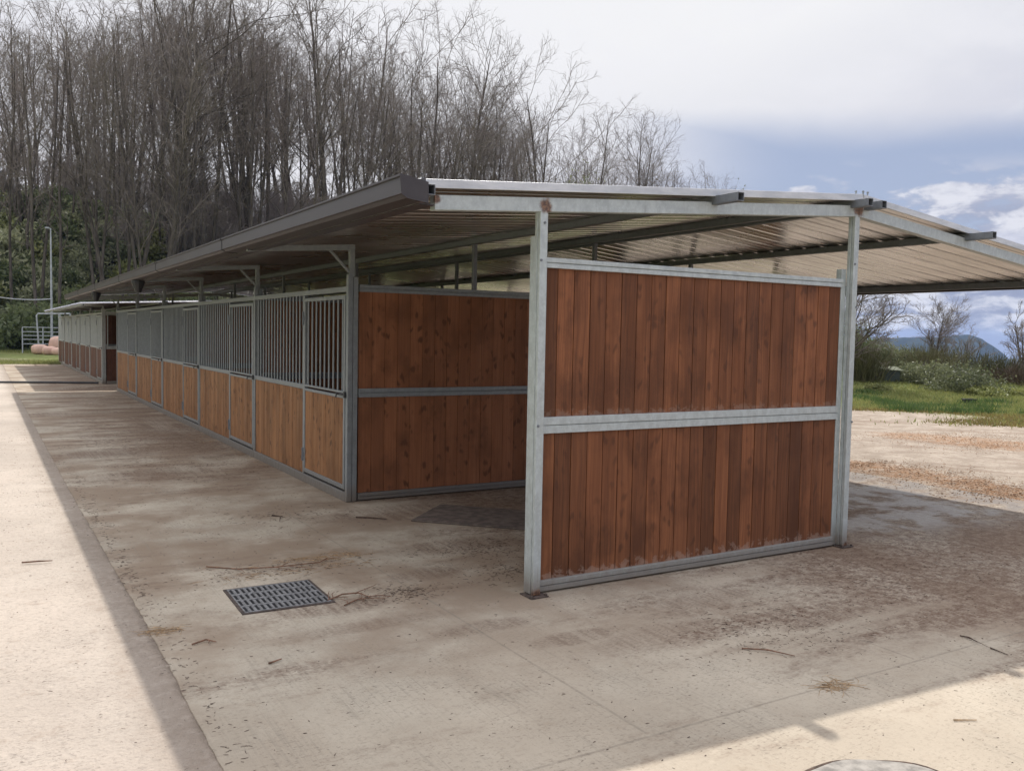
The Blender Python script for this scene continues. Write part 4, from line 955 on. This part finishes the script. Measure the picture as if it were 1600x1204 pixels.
# grass
def grass(n, sampler, hgt, seed):
    r = np.random.RandomState(seed); P = sampler(r, n); z = H(P[:, 0], P[:, 1]); a = r.uniform(0, 2*math.pi, n); hh = hgt*r.uniform(.4, 1.4, n); wv = .012+.006*r.rand(n); lean = r.normal(size=(n, 2))*.4
    base = np.stack([P[:, 0], P[:, 1], z-.01], -1); side = np.stack([np.cos(a)*wv, np.sin(a)*wv, np.zeros(n)], -1); tip = base+np.stack([lean[:, 0]*hh, lean[:, 1]*hh, hh], -1)
    V = np.stack([base-side, base+side, tip], 1).reshape(-1, 3); mb = MB(); mb.v = [V]; mb.f = [(3*i, 3*i+1, 3*i+2) for i in range(n)]; mb.a = list(r.rand(n)); mb.cnt = 3*n; return mb
def samp_r(r, n):
    out = []
    while len(out) < n:
        d_ = r.uniform(20, 44); px = r.uniform(1325, 1660); x, y = at_px(px, d_); s1 = .9*x+.44*y+r.normal()*1.0+1.2*math.sin(x*.8+y*1.3)
        if s1 > 18.4+abs(r.normal())*1.2: out.append((x, y))
    return np.array(out)
o = grass(52000, samp_r, .085, 5).build('grass', M_GRASS); tag(o, 'short green grass between the bare yard and the hedge', 'grass', kind='stuff')
M_DRYGRASS = leafmat('yellowing_grass', (.15, .12, .04), (.34, .28, .11))
def samp_d(r, n):
    out = []
    while len(out) < n:
        d_ = r.uniform(19, 34); px = r.uniform(1325, 1660); x, y = at_px(px, d_); s1 = .9*x+.44*y+1.2*math.sin(x*.8+y*1.3)
        if 17.3+r.rand()*.8 < s1 < 20.+r.normal()*1.2 or (s1 > 20 and r.rand() < .10): out.append((x, y))
    return np.array(out)
o = grass(15000, samp_d, .055, 15).build('dry_grass', M_DRYGRASS); tag(o, 'yellowing thin grass along the edge of the bare yard', 'grass', kind='stuff')
M_WEED = leafmat('weed_leaves', (.05, .09, .025), (.13, .19, .06))
def samp_w(r, n):
    cen = [at_px(r.uniform(1330, 1630), r.uniform(24, 31)) for _ in range(26)]
    return np.array([(lambda c: (c[0]+r.normal()*.22, c[1]+r.normal()*.22))(cen[r.randint(26)]) for _ in range(n)])
o = grass(5200, samp_w, .15, 16).build('weeds', M_WEED); tag(o, 'darker weed clumps scattered in the short grass', 'weeds', kind='stuff')
def samp_l(r, n): return np.array([at_px(r.uniform(-60, 130), (r.uniform(45, 49) if r.rand() < .5 else r.uniform(66, 72))) for _ in range(n)])
o = grass(9000, samp_l, .16, 6).build('grass', M_GRASS); tag(o, 'rough grass at the foot of the wooded slope', 'grass', kind='stuff')
# ------------------------------------------------------------------ thin haze over the valley
mb = MB(); mb.box(-3000, 5400, -3000, 5400, -135, 75)
hm = bpy.data.materials.new('haze'); hm.use_nodes = True; t = NT(hm.node_tree); t.n.clear(); o_ = t.new('ShaderNodeOutputMaterial'); v_ = t.new('ShaderNodeVolumePrincipled')
v_.inputs['Color'].default_value = (.45, .62, 1., 1); v_.inputs['Density'].default_value = .00010; v_.inputs['Anisotropy'].default_value = .2; t.l.new(v_.outputs[0], o_.inputs['Volume'])
o = mb.build('haze', hm); tag(o, kind='stuff'); o.display_type = 'WIRE'
